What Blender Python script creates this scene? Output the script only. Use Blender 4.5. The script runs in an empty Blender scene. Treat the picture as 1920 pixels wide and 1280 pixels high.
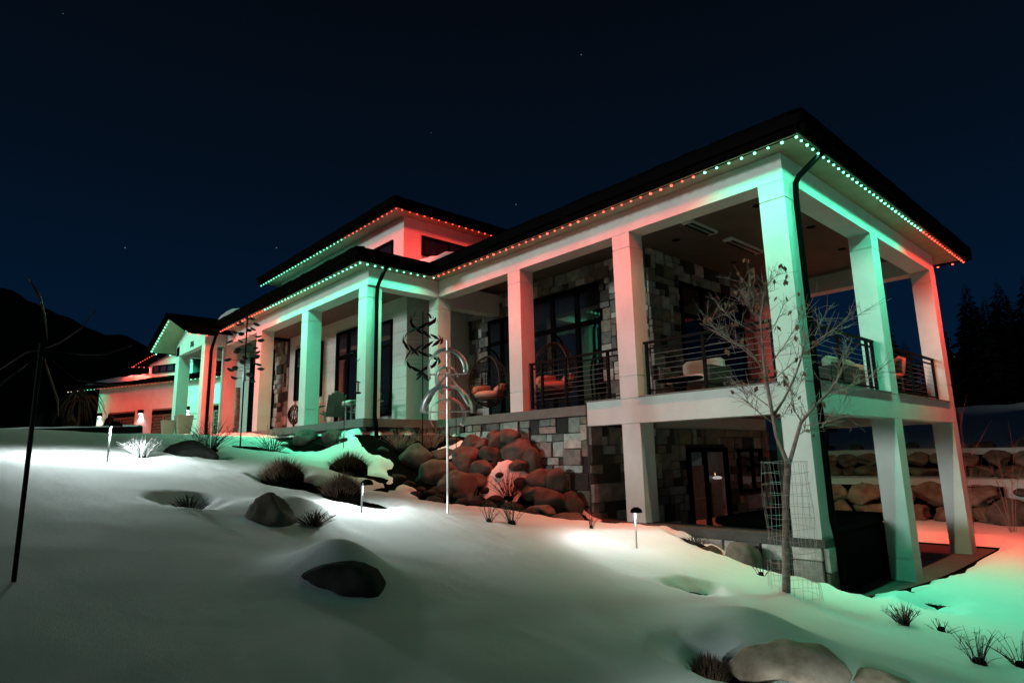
import bpy, bmesh, math, random
import numpy as np
from mathutils import Vector, Matrix, noise
rnd = random.Random(7)
R = math.radians
scene = bpy.context.scene
COL = scene.collection

# ------------------------------------------------------------------ camera, sky, moon, exposure
CAM = Vector((-8.6434, -3.5285, -0.9407))
YAW, PITCH, ROLL = R(47.5727), R(10.5298), R(-1.2946)
fw = Vector((math.cos(YAW)*math.cos(PITCH), math.sin(YAW)*math.cos(PITCH), math.sin(PITCH)))
rt = Vector((math.sin(YAW), -math.cos(YAW), 0))
up = rt.cross(fw)
rt2 = math.cos(ROLL)*rt + math.sin(ROLL)*up
up2 = -math.sin(ROLL)*rt + math.cos(ROLL)*up
cam_data = bpy.data.cameras.new('camera')
cam = bpy.data.objects.new('camera', cam_data); COL.objects.link(cam)
cam.matrix_world = Matrix(((rt2.x, up2.x, -fw.x, CAM.x), (rt2.y, up2.y, -fw.y, CAM.y), (rt2.z, up2.z, -fw.z, CAM.z), (0, 0, 0, 1)))
cam_data.sensor_width = 36
cam_data.lens = 36*1158.31/1920
cam_data.clip_start = 0.05
cam_data.clip_end = 12000
scene.camera = cam

world = bpy.data.worlds.new('World'); scene.world = world; world.use_nodes = True
nt = world.node_tree; nt.nodes.clear()
def wn(t, **k):
    n = nt.nodes.new(t)
    for a, b in k.items(): setattr(n, a, b)
    return n
wout = wn('ShaderNodeOutputWorld'); wbg = wn('ShaderNodeBackground')
wtc = wn('ShaderNodeTexCoord'); wsep = wn('ShaderNodeSeparateXYZ'); wramp = wn('ShaderNodeValToRGB')
nt.links.new(wtc.outputs['Generated'], wsep.inputs[0]); nt.links.new(wsep.outputs['Z'], wramp.inputs[0])
el = wramp.color_ramp.elements
el[0].position = 0.0; el[0].color = (0.0010, 0.0105, 0.0350, 1)
el[1].position = 0.62; el[1].color = (0.0014, 0.0030, 0.0058, 1)
e2 = el.new(0.22); e2.color = (0.0010, 0.0078, 0.0230, 1)
e3 = el.new(0.40); e3.color = (0.0012, 0.0048, 0.0125, 1)
vor = wn('ShaderNodeTexVoronoi'); vor.inputs['Scale'].default_value = 38
lt = wn('ShaderNodeMath', operation='LESS_THAN'); lt.inputs[1].default_value = 0.030
vcol = wn('ShaderNodeSeparateColor'); gt = wn('ShaderNodeMath', operation='GREATER_THAN'); gt.inputs[1].default_value = 0.80
mul = wn('ShaderNodeMath', operation='MULTIPLY'); mul2 = wn('ShaderNodeMath', operation='MULTIPLY'); mul2.inputs[1].default_value = 0.13
mixs = wn('ShaderNodeMix', data_type='RGBA', blend_type='ADD'); mixs.inputs[0].default_value = 1
comb = wn('ShaderNodeCombineColor')
nt.links.new(wtc.outputs['Generated'], vor.inputs['Vector'])
nt.links.new(vor.outputs['Distance'], lt.inputs[0]); nt.links.new(vor.outputs['Color'], vcol.inputs[0])
nt.links.new(vcol.outputs[0], gt.inputs[0]); nt.links.new(lt.outputs[0], mul.inputs[0]); nt.links.new(gt.outputs[0], mul.inputs[1])
nt.links.new(mul.outputs[0], mul2.inputs[0])
for i in range(3): nt.links.new(mul2.outputs[0], comb.inputs[i])
nt.links.new(wramp.outputs[0], mixs.inputs[6]); nt.links.new(comb.outputs[0], mixs.inputs[7])
nt.links.new(mixs.outputs[2], wbg.inputs['Color']); wbg.inputs['Strength'].default_value = 1.0
nt.links.new(wbg.outputs[0], wout.inputs[0])

moon = bpy.data.lights.new('moon', 'SUN'); moon.energy = 1.15; moon.angle = R(9); moon.color = (0.84, 1.0, 0.94)
mo = bpy.data.objects.new('moon', moon); COL.objects.link(mo)
mo.rotation_euler = Vector((0.95, -0.20, -0.105)).to_track_quat('-Z', 'Y').to_euler()

vs = scene.view_settings
vs.view_transform = 'Standard'; vs.look = 'None'; vs.exposure = 0.0; vs.gamma = 1.0
vs.use_curve_mapping = False
scene.render.engine = 'CYCLES'
scene.cycles.use_denoising = True
scene.cycles.max_bounces = 5
scene.cycles.diffuse_bounces = 2
scene.cycles.glossy_bounces = 3
scene.cycles.transmission_bounces = 4
scene.cycles.sample_clamp_indirect = 3.0
scene.cycles.caustics_reflective = False
scene.cycles.caustics_refractive = False

# ------------------------------------------------------------------ materials
MATS = {}
def mat(name, col, rough=0.7, metal=0.0, var=0.0, scale=4.0, bump=0.0, bscale=30.0, col2=None, spec=0.5, emit=None, estr=0.0, objvar=0.0, alpha=None):
    m = bpy.data.materials.new(name); m.use_nodes = True
    n = m.node_tree; b = n.nodes['Principled BSDF']; L = n.links
    b.inputs['Roughness'].default_value = rough; b.inputs['Metallic'].default_value = metal
    b.inputs['Specular IOR Level'].default_value = spec
    b.inputs['Base Color'].default_value = (*col, 1)
    src = None
    tc = n.nodes.new('ShaderNodeTexCoord')
    if var > 0 or col2:
        nz = n.nodes.new('ShaderNodeTexNoise'); nz.inputs['Scale'].default_value = scale
        nz.inputs['Detail'].default_value = 6; nz.inputs['Roughness'].default_value = 0.62
        L.new(tc.outputs['Object'], nz.inputs['Vector'])
        rp = n.nodes.new('ShaderNodeValToRGB')
        c2 = col2 or tuple(min(1, c*(1+var)) for c in col)
        c1 = col if col2 else tuple(c*(1-var) for c in col)
        rp.color_ramp.elements[0].position = 0.32; rp.color_ramp.elements[0].color = (*c1, 1)
        rp.color_ramp.elements[1].position = 0.68; rp.color_ramp.elements[1].color = (*c2, 1)
        L.new(nz.outputs['Fac'], rp.inputs[0]); src = rp.outputs[0]
    if objvar > 0:
        oi = n.nodes.new('ShaderNodeObjectInfo'); hs = n.nodes.new('ShaderNodeHueSaturation')
        mr = n.nodes.new('ShaderNodeMapRange'); mr.inputs['To Min'].default_value = 1-objvar; mr.inputs['To Max'].default_value = 1+objvar
        L.new(oi.outputs['Random'], mr.inputs['Value']); L.new(mr.outputs[0], hs.inputs['Value'])
        if src: L.new(src, hs.inputs['Color'])
        else: hs.inputs['Color'].default_value = (*col, 1)
        src = hs.outputs[0]
    if src: L.new(src, b.inputs['Base Color'])
    if bump > 0:
        n2 = n.nodes.new('ShaderNodeTexNoise'); n2.inputs['Scale'].default_value = bscale; n2.inputs['Detail'].default_value = 5
        L.new(tc.outputs['Object'], n2.inputs['Vector'])
        bp = n.nodes.new('ShaderNodeBump'); bp.inputs['Strength'].default_value = bump; bp.inputs['Distance'].default_value = 0.02
        L.new(n2.outputs['Fac'], bp.inputs['Height']); L.new(bp.outputs[0], b.inputs['Normal'])
    if emit:
        b.inputs['Emission Color'].default_value = (*emit, 1); b.inputs['Emission Strength'].default_value = estr
    MATS[name] = m
    return m
mat('stucco', (0.78, 0.77, 0.75), 0.75, var=0.09, scale=1.3, bump=0.3, bscale=80)
mat('siding', (0.68, 0.67, 0.64), 0.7, var=0.06, scale=2.0, bump=0.05, bscale=40)
mat('soffit', (0.34, 0.30, 0.20), 0.6, var=0.15, scale=3)
mat('ceiling_wood', (0.11, 0.083, 0.068), 0.6, var=0.2, scale=2)
mat('bronze', (0.0025, 0.0022, 0.002), 0.7, 0.0, spec=0.02)
mat('black_metal', (0.005, 0.005, 0.005), 0.6, 0.0, spec=0.06)
mat('roof_shingle', (0.002, 0.002, 0.002), 1.0, spec=0.0, var=0.3, scale=12, bump=0.4, bscale=25)
mat('curb_stone', (0.075, 0.065, 0.058), 0.9, var=0.3, scale=3, bump=0.3, bscale=12)
mat('concrete', (0.17, 0.16, 0.15), 0.85, var=0.15, scale=3, bump=0.1)
mat('patio', (0.05, 0.048, 0.043), 0.8, var=0.25, scale=2, bump=0.1)
mat('glass_dark', (0.010, 0.013, 0.020), 0.03, 0.0, spec=0.9)
mat('glass_blue', (0.03, 0.035, 0.07), 0.05, 0.0, spec=0.8)
mat('stone_mid', (0.23, 0.215, 0.20), 0.85, var=0.35, scale=7, bump=1.0, bscale=9, objvar=0.35)
mat('stone_light', (0.44, 0.415, 0.385), 0.85, var=0.3, scale=7, bump=1.0, bscale=9, objvar=0.25)
mat('stone_tan', (0.21, 0.165, 0.125), 0.85, var=0.35, scale=7, bump=1.0, bscale=9, objvar=0.3)
mat('stone_dark', (0.035, 0.028, 0.026), 0.85, var=0.4, scale=7, bump=1.0, bscale=9, objvar=0.4)
mat('mortar', (0.045, 0.04, 0.037), 0.95, var=0.2, scale=10)
mat('boulder', (0.055, 0.045, 0.038), 0.95, spec=0.1, col2=(0.16, 0.135, 0.11), scale=3.0, bump=0.7, bscale=9, objvar=0.25)
mat('terrace_rock', (0.18, 0.115, 0.085), 0.95, spec=0.1, col2=(0.40, 0.29, 0.23), scale=2.5, bump=0.8, bscale=7, objvar=0.3)
mat('boulder_dark', (0.012, 0.013, 0.012), 0.95, spec=0.1, col2=(0.06, 0.06, 0.052), scale=3.0, bump=0.8, bscale=9)
mat('boulder_tan', (0.24, 0.17, 0.125), 0.95, spec=0.1, col2=(0.60, 0.49, 0.39), scale=4.0, bump=0.8, bscale=9)
mat('soil', (0.004, 0.0033, 0.0028), 1.0, spec=0.0, var=0.5, scale=9, bump=0.8, bscale=25)
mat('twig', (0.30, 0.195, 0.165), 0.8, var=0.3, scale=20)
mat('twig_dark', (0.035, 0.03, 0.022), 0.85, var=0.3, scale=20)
mat('grass_dry', (0.10, 0.06, 0.032), 0.85, var=0.4, scale=14)
mat('frosted', (0.50, 0.49, 0.50), 0.8, var=0.1)
mat('bark', (0.11, 0.06, 0.052), 0.7, col2=(0.34, 0.24, 0.21), scale=14, bump=0.4, bscale=30)
mat('bark_pale', (0.17, 0.095, 0.083), 0.75, col2=(0.46, 0.32, 0.285), scale=11, bump=0.4, bscale=30)
mat('dry_leaf', (0.20, 0.10, 0.045), 0.8, var=0.4, scale=30)
mat('cable_steel', (0.14, 0.14, 0.14), 0.5, 0.3)
mat('galvanised', (0.42, 0.42, 0.41), 0.45, 0.6)
mat('brushed_silver', (0.72, 0.70, 0.68), 0.42, 0.7, var=0.25, scale=5)
mat('dark_copper', (0.05, 0.032, 0.028), 0.4, 0.6)
mat('wicker', (0.03, 0.024, 0.02), 0.7, var=0.3, scale=40)
mat('cushion', (0.60, 0.56, 0.52), 0.9, var=0.05, scale=6, bump=0.2, bscale=40)
mat('cushion_red_lit', (0.62, 0.30, 0.23), 0.9, var=0.05, scale=6, bump=0.2, bscale=40)  # pale egg chair cushions with the red eave light tinted into the colour
mat('cushion_tan', (0.40, 0.36, 0.30), 0.9, var=0.06, scale=6, bump=0.2, bscale=40)
mat('chair_wood', (0.20, 0.19, 0.17), 0.7, var=0.15, scale=9)
mat('clay_pot', (0.33, 0.26, 0.22), 0.75, var=0.08, scale=4)
mat('path_light_white', (0.80, 0.80, 0.80), 0.4)
mat('needles', (0.003, 0.004, 0.0035), 1.0, spec=0.03, var=0.5, scale=2)
mat('mountain', (0.006, 0.0065, 0.0065), 1.0, var=0.5, scale=0.01, spec=0.1)
mat('garage_door', (0.20, 0.13, 0.10), 0.6, var=0.2, scale=3)
mat('door_wood', (0.21, 0.12, 0.075), 0.5, var=0.25, scale=5)
mat('black_cover', (0.004, 0.004, 0.004), 1.0, spec=0.05)
mat('birch', (0.60, 0.58, 0.53), 0.8, col2=(0.10, 0.09, 0.08), scale=9)
mat('red_plastic', (0.5, 0.03, 0.02), 0.4)
mat('fabric_red_lit', (0.5, 0.12, 0.08), 0.85)  # glow of the red rear eave lights put into the chair fabric colour
mat('number_metal', (0.06, 0.06, 0.055), 0.4, 0.5)
mat('steel', (0.6, 0.6, 0.6), 0.18, 1.0)
def snow_mat():
    m = mat('snow', (0.80, 0.81, 0.82), 0.95, spec=0.03); n = m.node_tree; L = n.links; b = n.nodes['Principled BSDF']
    def nd(t, **k):
        q = n.nodes.new(t)
        for a, v in k.items(): setattr(q, a, v)
        return q
    tc = nd('ShaderNodeTexCoord'); hs = []
    for sc, det, w in ((5.0, 4, 1.0), (22.0, 5, 0.35), (110.0, 3, 0.40)):
        q = nd('ShaderNodeTexNoise'); q.inputs['Scale'].default_value = sc; q.inputs['Detail'].default_value = det; L.new(tc.outputs['Object'], q.inputs['Vector'])
        mm = nd('ShaderNodeMath', operation='MULTIPLY'); mm.inputs[1].default_value = w; L.new(q.outputs['Fac'], mm.inputs[0]); hs.append(mm.outputs[0])
    a1 = nd('ShaderNodeMath', operation='ADD'); L.new(hs[0], a1.inputs[0]); L.new(hs[1], a1.inputs[1]); a2 = nd('ShaderNodeMath', operation='ADD'); L.new(a1.outputs[0], a2.inputs[0]); L.new(hs[2], a2.inputs[1])
    bp = nd('ShaderNodeBump'); bp.inputs['Strength'].default_value = 0.32; bp.inputs['Distance'].default_value = 0.03; L.new(a2.outputs[0], bp.inputs['Height'])
    vo = nd('ShaderNodeTexVoronoi'); vo.inputs['Scale'].default_value = 230; L.new(tc.outputs['Object'], vo.inputs['Vector'])
    sp = nd('ShaderNodeSeparateColor'); L.new(vo.outputs['Color'], sp.inputs[0]); gt_ = nd('ShaderNodeMath', operation='GREATER_THAN'); gt_.inputs[1].default_value = 0.995; L.new(sp.outputs[0], gt_.inputs[0])
    v1 = nd('ShaderNodeVectorMath', operation='SUBTRACT'); L.new(vo.outputs['Color'], v1.inputs[0]); v1.inputs[1].default_value = (.95, .5, .5)
    v2 = nd('ShaderNodeVectorMath', operation='SCALE'); L.new(v1.outputs[0], v2.inputs[0]); mm = nd('ShaderNodeMath', operation='MULTIPLY'); mm.inputs[1].default_value = 1.6; L.new(gt_.outputs[0], mm.inputs[0]); L.new(mm.outputs[0], v2.inputs['Scale'])
    v3 = nd('ShaderNodeVectorMath', operation='ADD'); L.new(bp.outputs[0], v3.inputs[0]); L.new(v2.outputs[0], v3.inputs[1]); v4 = nd('ShaderNodeVectorMath', operation='NORMALIZE'); L.new(v3.outputs[0], v4.inputs[0]); L.new(v4.outputs[0], b.inputs['Normal'])
    rr = nd('ShaderNodeMapRange'); rr.inputs['To Min'].default_value = 0.9; rr.inputs['To Max'].default_value = 0.6; L.new(gt_.outputs[0], rr.inputs['Value']); L.new(rr.outputs[0], b.inputs['Roughness'])
snow_mat()
GREEN, RED, WHITE = (0.10, 1.0, 0.54), (1.0, 0.062, 0.045), (1.0, 0.80, 0.70)
mat('led_green', (0.5, 1, 0.8), 0.5, emit=(0.20, 1.0, 0.58), estr=3.6)
mat('led_red', (1, 0.5, 0.4), 0.5, emit=(1.0, 0.075, 0.05), estr=3.4)
mat('led_white', (1, 1, 0.9), 0.5, emit=(1.0, 0.75, 0.6), estr=3)
for _m in ('led_green', 'led_red', 'led_white'): MATS[_m].cycles.emission_sampling = 'NONE'
mat('lamp_glow', (1, 1, 1), 0.5, emit=(0.95, 0.98, 1.0), estr=10)
mat('lamp_shade', (0.8, 0.78, 0.75), 0.6, emit=(1.0, 0.93, 0.88), estr=0.4)
mat('flame', (1, 0.7, 0.3), 0.5, emit=(1.0, 0.6, 0.25), estr=2)

# ------------------------------------------------------------------ mesh helpers
class MB:
    def __init__(s): s.v = []; s.f = []
    def quad(s, a, b, c, d):
        i = len(s.v); s.v += [tuple(a), tuple(b), tuple(c), tuple(d)]; s.f.append((i, i+1, i+2, i+3)); return s
    def tri(s, a, b, c):
        i = len(s.v); s.v += [tuple(a), tuple(b), tuple(c)]; s.f.append((i, i+1, i+2)); return s
    def box(s, x0, x1, y0, y1, z0, z1):
        i = len(s.v)
        s.v += [(x0,y0,z0),(x1,y0,z0),(x1,y1,z0),(x0,y1,z0),(x0,y0,z1),(x1,y0,z1),(x1,y1,z1),(x0,y1,z1)]
        s.f += [(i,i+3,i+2,i+1),(i+4,i+5,i+6,i+7),(i,i+1,i+5,i+4),(i+1,i+2,i+6,i+5),(i+2,i+3,i+7,i+6),(i+3,i,i+4,i+7)]; return s
    def cbox(s, x0, x1, y0, y1, z0, z1, b):           # box with chamfered edges (two octagon-like rings)
        i = len(s.v)
        def ring(z, q):
            s.v.extend([(x0+q+b,y0+q,z),(x1-q-b,y0+q,z),(x1-q,y0+q+b,z),(x1-q,y1-q-b,z),(x1-q-b,y1-q,z),(x0+q+b,y1-q,z),(x0+q,y1-q-b,z),(x0+q,y0+q+b,z)])
        ring(z0, b); ring(z0+b, 0); ring(z1-b, 0); ring(z1, b)
        for r in range(3):
            for k in range(8):
                a = i+r*8+k; c = i+r*8+(k+1) % 8
                s.f.append((a, c, c+8, a+8))
        s.f.append(tuple(i+k for k in range(7, -1, -1))); s.f.append(tuple(i+24+k for k in range(8))); return s
    def tube(s, pts, rad, n=6, cap=True):
        pts = [Vector(p) for p in pts]; m = len(pts)
        if not isinstance(rad, (list, tuple)): rad = [rad]*m
        base = len(s.v); prev = None
        for k, p in enumerate(pts):
            d = (pts[min(k+1, m-1)]-pts[max(k-1, 0)])
            if d.length < 1e-9: d = Vector((0, 0, 1))
            d.normalize()
            if prev is None:
                a = d.cross(Vector((0, 0, 1)))
                if a.length < 0.1: a = d.cross(Vector((1, 0, 0)))
            else:
                a = prev - d*prev.dot(d)
                if a.length < 1e-6: a = d.orthogonal()
            a.normalize(); prev = a; b = d.cross(a)
            for q in range(n):
                t = 2*math.pi*q/n
                s.v.append(tuple(p + (a*math.cos(t)+b*math.sin(t))*rad[k]))
        for k in range(m-1):
            for q in range(n):
                i0 = base+k*n+q; i1 = base+k*n+(q+1) % n
                s.f.append((i0, i1, i1+n, i0+n))
        if cap:
            s.f.append(tuple(base+q for q in range(n-1, -1, -1))); s.f.append(tuple(base+(m-1)*n+q for q in range(n)))
        return s
    def lathe(s, prof, c=(0, 0, 0), n=16, axis='z'):
        base = len(s.v)
        for r, h in prof:
            for q in range(n):
                t = 2*math.pi*q/n; x, y = r*math.cos(t), r*math.sin(t)
                s.v.append((c[0]+x, c[1]+y, c[2]+h) if axis == 'z' else (c[0]+h, c[1]+x, c[2]+y))
        for k in range(len(prof)-1):
            for q in range(n):
                i0 = base+k*n+q; i1 = base+k*n+(q+1) % n
                s.f.append((i0, i1, i1+n, i0+n))
        return s
    def ribbon(s, pts, wv, th=0.004):                 # flat strip along pts, width vectors wv (list), with thickness
        pts = [Vector(p) for p in pts]; base = len(s.v); m = len(pts)
        for k, p in enumerate(pts):
            w = Vector(wv[k]); d = (pts[min(k+1, m-1)]-pts[max(k-1, 0)]).normalized(); nn = d.cross(w)
            nn = nn.normalized()*th if nn.length > 1e-6 else Vector((0, 0, th))
            s.v += [tuple(p-w-nn), tuple(p+w-nn), tuple(p+w+nn), tuple(p-w+nn)]
        for k in range(m-1):
            a = base+4*k
            for q in range(4): s.f.append((a+q, a+(q+1) % 4, a+4+(q+1) % 4, a+4+q))
        s.f += [(base+3, base+2, base+1, base), (base+4*m-4, base+4*m-3, base+4*m-2, base+4*m-1)]
        return s
    def mesh(s, name, m, smooth=False):
        me = bpy.data.meshes.new(name); me.from_pydata(s.v, [], s.f)
        me.materials.append(MATS[m] if isinstance(m, str) else m)
        if smooth: me.polygons.foreach_set('use_smooth', [True]*len(me.polygons))
        me.update(); return me
    def build(s, name, m, parent=None, smooth=False, recalc=True):
        me = s.mesh(name, m, smooth)
        if recalc:
            bm = bmesh.new(); bm.from_mesh(me); bmesh.ops.recalc_face_normals(bm, faces=bm.faces); bm.to_mesh(me); bm.free()
        return link(name, me, parent)
def link(name, me, parent=None, loc=None):
    o = bpy.data.objects.new(name, me); COL.objects.link(o)
    if parent: o.parent = parent
    if loc is not None: o.location = loc
    return o
def empty(name, loc=(0, 0, 0), rz=0, parent=None):
    o = bpy.data.objects.new(name, None); COL.objects.link(o); o.location = loc; o.rotation_euler = (0, 0, rz)
    o.empty_display_size = 0.2
    if parent: o.parent = parent
    return o
def tag(o, label=None, cat=None, group=None, kind=None):
    if label: o['label'] = label
    if cat: o['category'] = cat
    if group: o['group'] = group
    if kind: o['kind'] = kind
    return o
def box(name, m, parent, *e): return MB().box(*e).build(name, m, parent, recalc=False)
def bz(a, b, c, n=8):
    a, b, c = Vector(a), Vector(b), Vector(c)
    return [a*(1-t)**2 + b*2*t*(1-t) + c*t*t for t in [k/n for k in range(n+1)]]

# ------------------------------------------------------------------ terrain
def nz(x, y, s, seed=0): return noise.noise(Vector((x*s, y*s, seed*7.31)))
def sstep(a, b, x):
    t = np.clip((x-a)/(b-a), 0, 1); return t*t*(3-2*t)
def smax(a, b, k):
    h = np.clip(0.5+0.5*(a-b)/k, 0, 1); return b*(1-h)+a*h + k*h*(1-h)
def smin(a, b, k): return -smax(-a, -b, k)
def rectd(X, Y, x0, x1, y0, y1):
    dx = np.maximum(np.maximum(x0-X, X-x1), 0); dy = np.maximum(np.maximum(y0-Y, Y-y1), 0); return np.hypot(dx, dy)
MOUNDS = [(-0.62, 5.45, 0.42, 0.26), (-0.3, 2.0, 1.0, 0.19), (-6.30, 1.05, 0.46, 0.26), (-5.75, 3.25, 0.5, 0.16), (-3.72, -0.95, 0.60, 0.20), (-7.2, 3.0, 1.1, 0.03), (-7.6, 5.2, 1.5, 0.03),
          (-3.2, -1.9, 0.7, 0.10), (-6.0, 7.2, 0.7, 0.10), (-4.2, 6.6, 0.8, 0.06)]
def ground_h(X, Y):
    X = np.asarray(X, float); Y = np.asarray(Y, float)
    plane = -2.60 + 0.17*(Y-0.5) - 0.10*(X+0.3)
    cap = -0.42 + 0.012*(Y-9)
    front = smin(plane, cap, 0.25)
    # slope descends to the lower lawn on the right
    low = -3.06 - 0.0*X
    front = smax(front, low+0*X, 0.25)
    d = np.minimum(rectd(X, Y, -0.15, 40, 4.0, 40), np.minimum(rectd(X, Y, -2.1, 40, 8.6, 40), rectd(X, Y, -2.75, 40, 18.0, 22)))
    zt = np.interp(Y, [3.0, 4.0, 5.0, 5.8, 6.6, 9.0, 13, 17, 20], [-2.5, -2.05, -1.45, -0.85, -0.55, -0.36, -0.30, -0.12, -0.02])
    berm = np.where(Y > 3.2, zt - 0.62*d, -9)
    h = smax(front, berm, 0.18)
    # pit under the deck and lower patio
    pit = (X > 0.12) & (Y > -0.25) & (Y < 4.0)
    h = np.where(pit, -3.30, h)
    h = np.where((X > 0.12) & (Y >= 4.0), -0.9, h)
    # terraces behind
    t = -3.12 + 1.13*sstep(12.90, 13.10, X) + 0.86*sstep(15.10, 15.30, X) + np.clip(X-18, 0, 16)*0.15
    t = np.where(Y > 4.0, np.maximum(t, -3.12), t)
    back = (X > 8.6)
    fade = sstep(-5.5, -2.5, Y)
    t2 = -3.12 + 0.10*np.clip(X-9, 0, 40)
    t2 = np.minimum(t2, -1.13 + np.clip(X-18, 0, 16)*0.15)
    h = np.where(back, np.maximum(t*fade + t2*(1-fade), -3.12), h)
    h = h + np.where((X < -1) & (Y > 22), np.clip(Y-22, 0, 40)*0.026, 0)
    h = np.where((X > 0.2) & (Y > 24), np.clip(Y-22, 0, 40)*0.022-0.1, h)
    return h
def undul(X, Y):
    out = np.zeros(X.shape)
    for (mx, my, r, a) in MOUNDS: out += a*np.exp(-((X-mx)**2+(Y-my)**2)/(r*r)*1.4)
    return out
BED = [(-3.25, 5.6), (-3.45, 5.0), (-3.0, 4.5), (-2.35, 4.25), (-1.75, 3.95), (-1.0, 3.35), (-0.55, 2.95), (-0.1, 3.2), (0.1, 8.7), (-2.12, 8.62), (-2.15, 8.25), (-1.85, 7.7), (-2.3, 6.9), (-2.8, 6.2)]
BARE = [  # melted holes: x, y, rx, ry
 (-4.70, 5.55, 0.50, 0.62), (-3.00, 6.85, 0.62, 0.70), (-4.30, 4.45, 0.40, 0.50), (-5.70, 7.45, 0.55, 0.55), (-3.75, 9.6, 0.70, 0.75), (-2.45, 10.1, 0.45, 1.3),
 (-6.70, 3.62, 0.20, 0.24), (-4.55, -1.06, 0.20, 0.22), (-3.35, 5.3, 0.3, 0.3), (-2.60, 0.33, 0.13, 0.10),
 (1.0, -0.9, 0.22, 0.18), (0.55, -1.02, 0.2, 0.15), (-2.2, 12.0, 0.25, 1.6), (-0.28, 1.4, 0.16, 0.8)]
SNOWON = [(-0.72, 5.38, 0.46, 0.40), (-0.55, 7.1, 0.25, 0.5), (-1.95, 4.45, 0.3, 0.16), (-3.0, 5.35, 0.22, 0.3), (-2.65, 5.9, 0.25, 0.22)]
def poly_sd(X, Y, P):
    d = np.full(X.shape, 1e9); ins = np.zeros(X.shape, bool); n = len(P)
    for i in range(n):
        x0, y0 = P[i]; x1, y1 = P[(i+1) % n]
        ex, ey = x1-x0, y1-y0
        t = np.clip(((X-x0)*ex+(Y-y0)*ey)/(ex*ex+ey*ey), 0, 1)
        d = np.minimum(d, np.hypot(X-x0-t*ex, Y-y0-t*ey))
        c = ((y0 > Y) != (y1 > Y)) & (X < (x1-x0)*(Y-y0)/((y1-y0) if y1 != y0 else 1e-9)+x0)
        ins ^= c
    return np.where(ins, -d, d)
def snow_t(X, Y, N):
    s = poly_sd(X, Y, BED)
    for (x, y, rx, ry) in BARE:
        s = np.minimum(s, (np.sqrt(((X-x)/rx)**2+((Y-y)/ry)**2)-1)*min(rx, ry))
    for (x, y, rx, ry) in SNOWON:
        s = np.maximum(s, (1-np.sqrt(((X-x)/rx)**2+((Y-y)/ry)**2))*min(rx, ry))
    # patio apron stays bare
    ap = np.maximum(np.maximum(0.0-X, X-8.3), np.maximum(-0.42-Y, Y-4.2))
    s = np.minimum(s, ap)
    s = s + 0.15*N
    T = np.clip(s*1.5, -0.25, 0.12)
    T = np.where(s > 0, 0.035+0.085*sstep(0, 0.25, s), np.maximum(s*1.5, -0.12))
    return T
def axis_coords(lo, hi, f0, f1, fine, grow):
    a = list(np.arange(f0, f1, fine)); st = fine; x = a[-1]
    while x < hi: st *= grow; x += st; a.append(x)
    st = fine; x = f0; b = []
    while x > lo: st *= grow; x -= st; b.append(x)
    return np.array(b[::-1]+a)
xs = axis_coords(-500, 520, -9.6, 0.4, 0.05, 1.10)
xs = np.unique(np.round(np.concatenate([xs, [12.6, 12.85, 12.92, 13.0, 13.08, 13.15, 14.8, 15.05, 15.12, 15.2, 15.28, 15.35]]), 4))
ys = axis_coords(-300, 700, -3.6, 10.5, 0.055, 1.10)
GX, GY = np.meshgrid(xs, ys, indexing='ij')
def sheet(name, Z, m, keep=None):
    nx, ny = Z.shape
    v = np.stack([GX, GY, Z], -1).reshape(-1, 3)
    idx = np.arange(nx*ny).reshape(nx, ny)
    q = np.stack([idx[:-1, :-1], idx[1:, :-1], idx[1:, 1:], idx[:-1, 1:]], -1).reshape(-1, 4)
    if keep is not None:
        kk = keep.reshape(-1)[q].any(axis=1); q = q[kk]
    me = bpy.data.meshes.new(name)
    me.vertices.add(len(v)); me.vertices.foreach_set('co', v.ravel())
    me.loops.add(q.size); me.loops.foreach_set('vertex_index', q.ravel())
    me.polygons.add(len(q)); me.polygons.foreach_set('loop_start', np.arange(0, q.size, 4)); me.polygons.foreach_set('loop_total', np.full(len(q), 4))
    me.polygons.foreach_set('use_smooth', np.ones(len(q), bool))
    me.materials.append(MATS[m]); me.update(calc_edges=True); me.validate()
    return link(name, me)
H0 = ground_h(GX, GY); UN = undul(GX, GY)
N1 = np.zeros(GX.shape); N2 = np.zeros(GX.shape)
for i, x in enumerate(xs):
    if -12 < x < 12:
        for j, y in enumerate(ys):
            if -6 < y < 16:
                N1[i, j] = nz(x, y, 2.2, 1) + 0.6*nz(x, y, 6.0, 2)
                N2[i, j] = 0.030*nz(x, y, 0.55, 3) + 0.011*nz(x, y, 1.7, 4) + 0.006*nz(x*1.6, y*0.7, 4.0, 5)
            else: N2[i, j] = 0.04*nz(x, y, 0.4, 3)
    else:
        for j, y in enumerate(ys): N2[i, j] = 0.15*nz(x, y, 0.12, 3) + (0.35*nz(x, y, 0.30, 6)+0.15*nz(x, y, 0.8, 7) if 17 < x < 60 and -30 < y < 40 else 0)
pitmask = (GX > 0.10) & (GX < 8.7) & (GY > -0.5) & (GY < 30)
SOILZ = H0 + UN*0.9 + np.where(pitmask, 0, N2*0.8) - 0.02
tag(sheet('ground', SOILZ, 'soil'), kind='structure')
TT = snow_t(GX, GY, N1)
SNOWZ = np.where(TT > 0, H0 + UN + np.where(pitmask, 0, N2) + TT - 0.02, SOILZ + TT)
SNOWZ = np.where(pitmask & (GY > -0.3), -3.6, SNOWZ)
keep = SNOWZ > SOILZ - 0.10
tag(sheet('snow', SNOWZ, 'snow', keep), kind='structure')
from bisect import bisect
def hz(x, y):                                         # height of whatever surface is on top here
    i = min(max(bisect(xs, x)-1, 0), len(xs)-2); j = min(max(bisect(ys, y)-1, 0), len(ys)-2)
    return max(SNOWZ[i, j], SOILZ[i, j])
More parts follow.
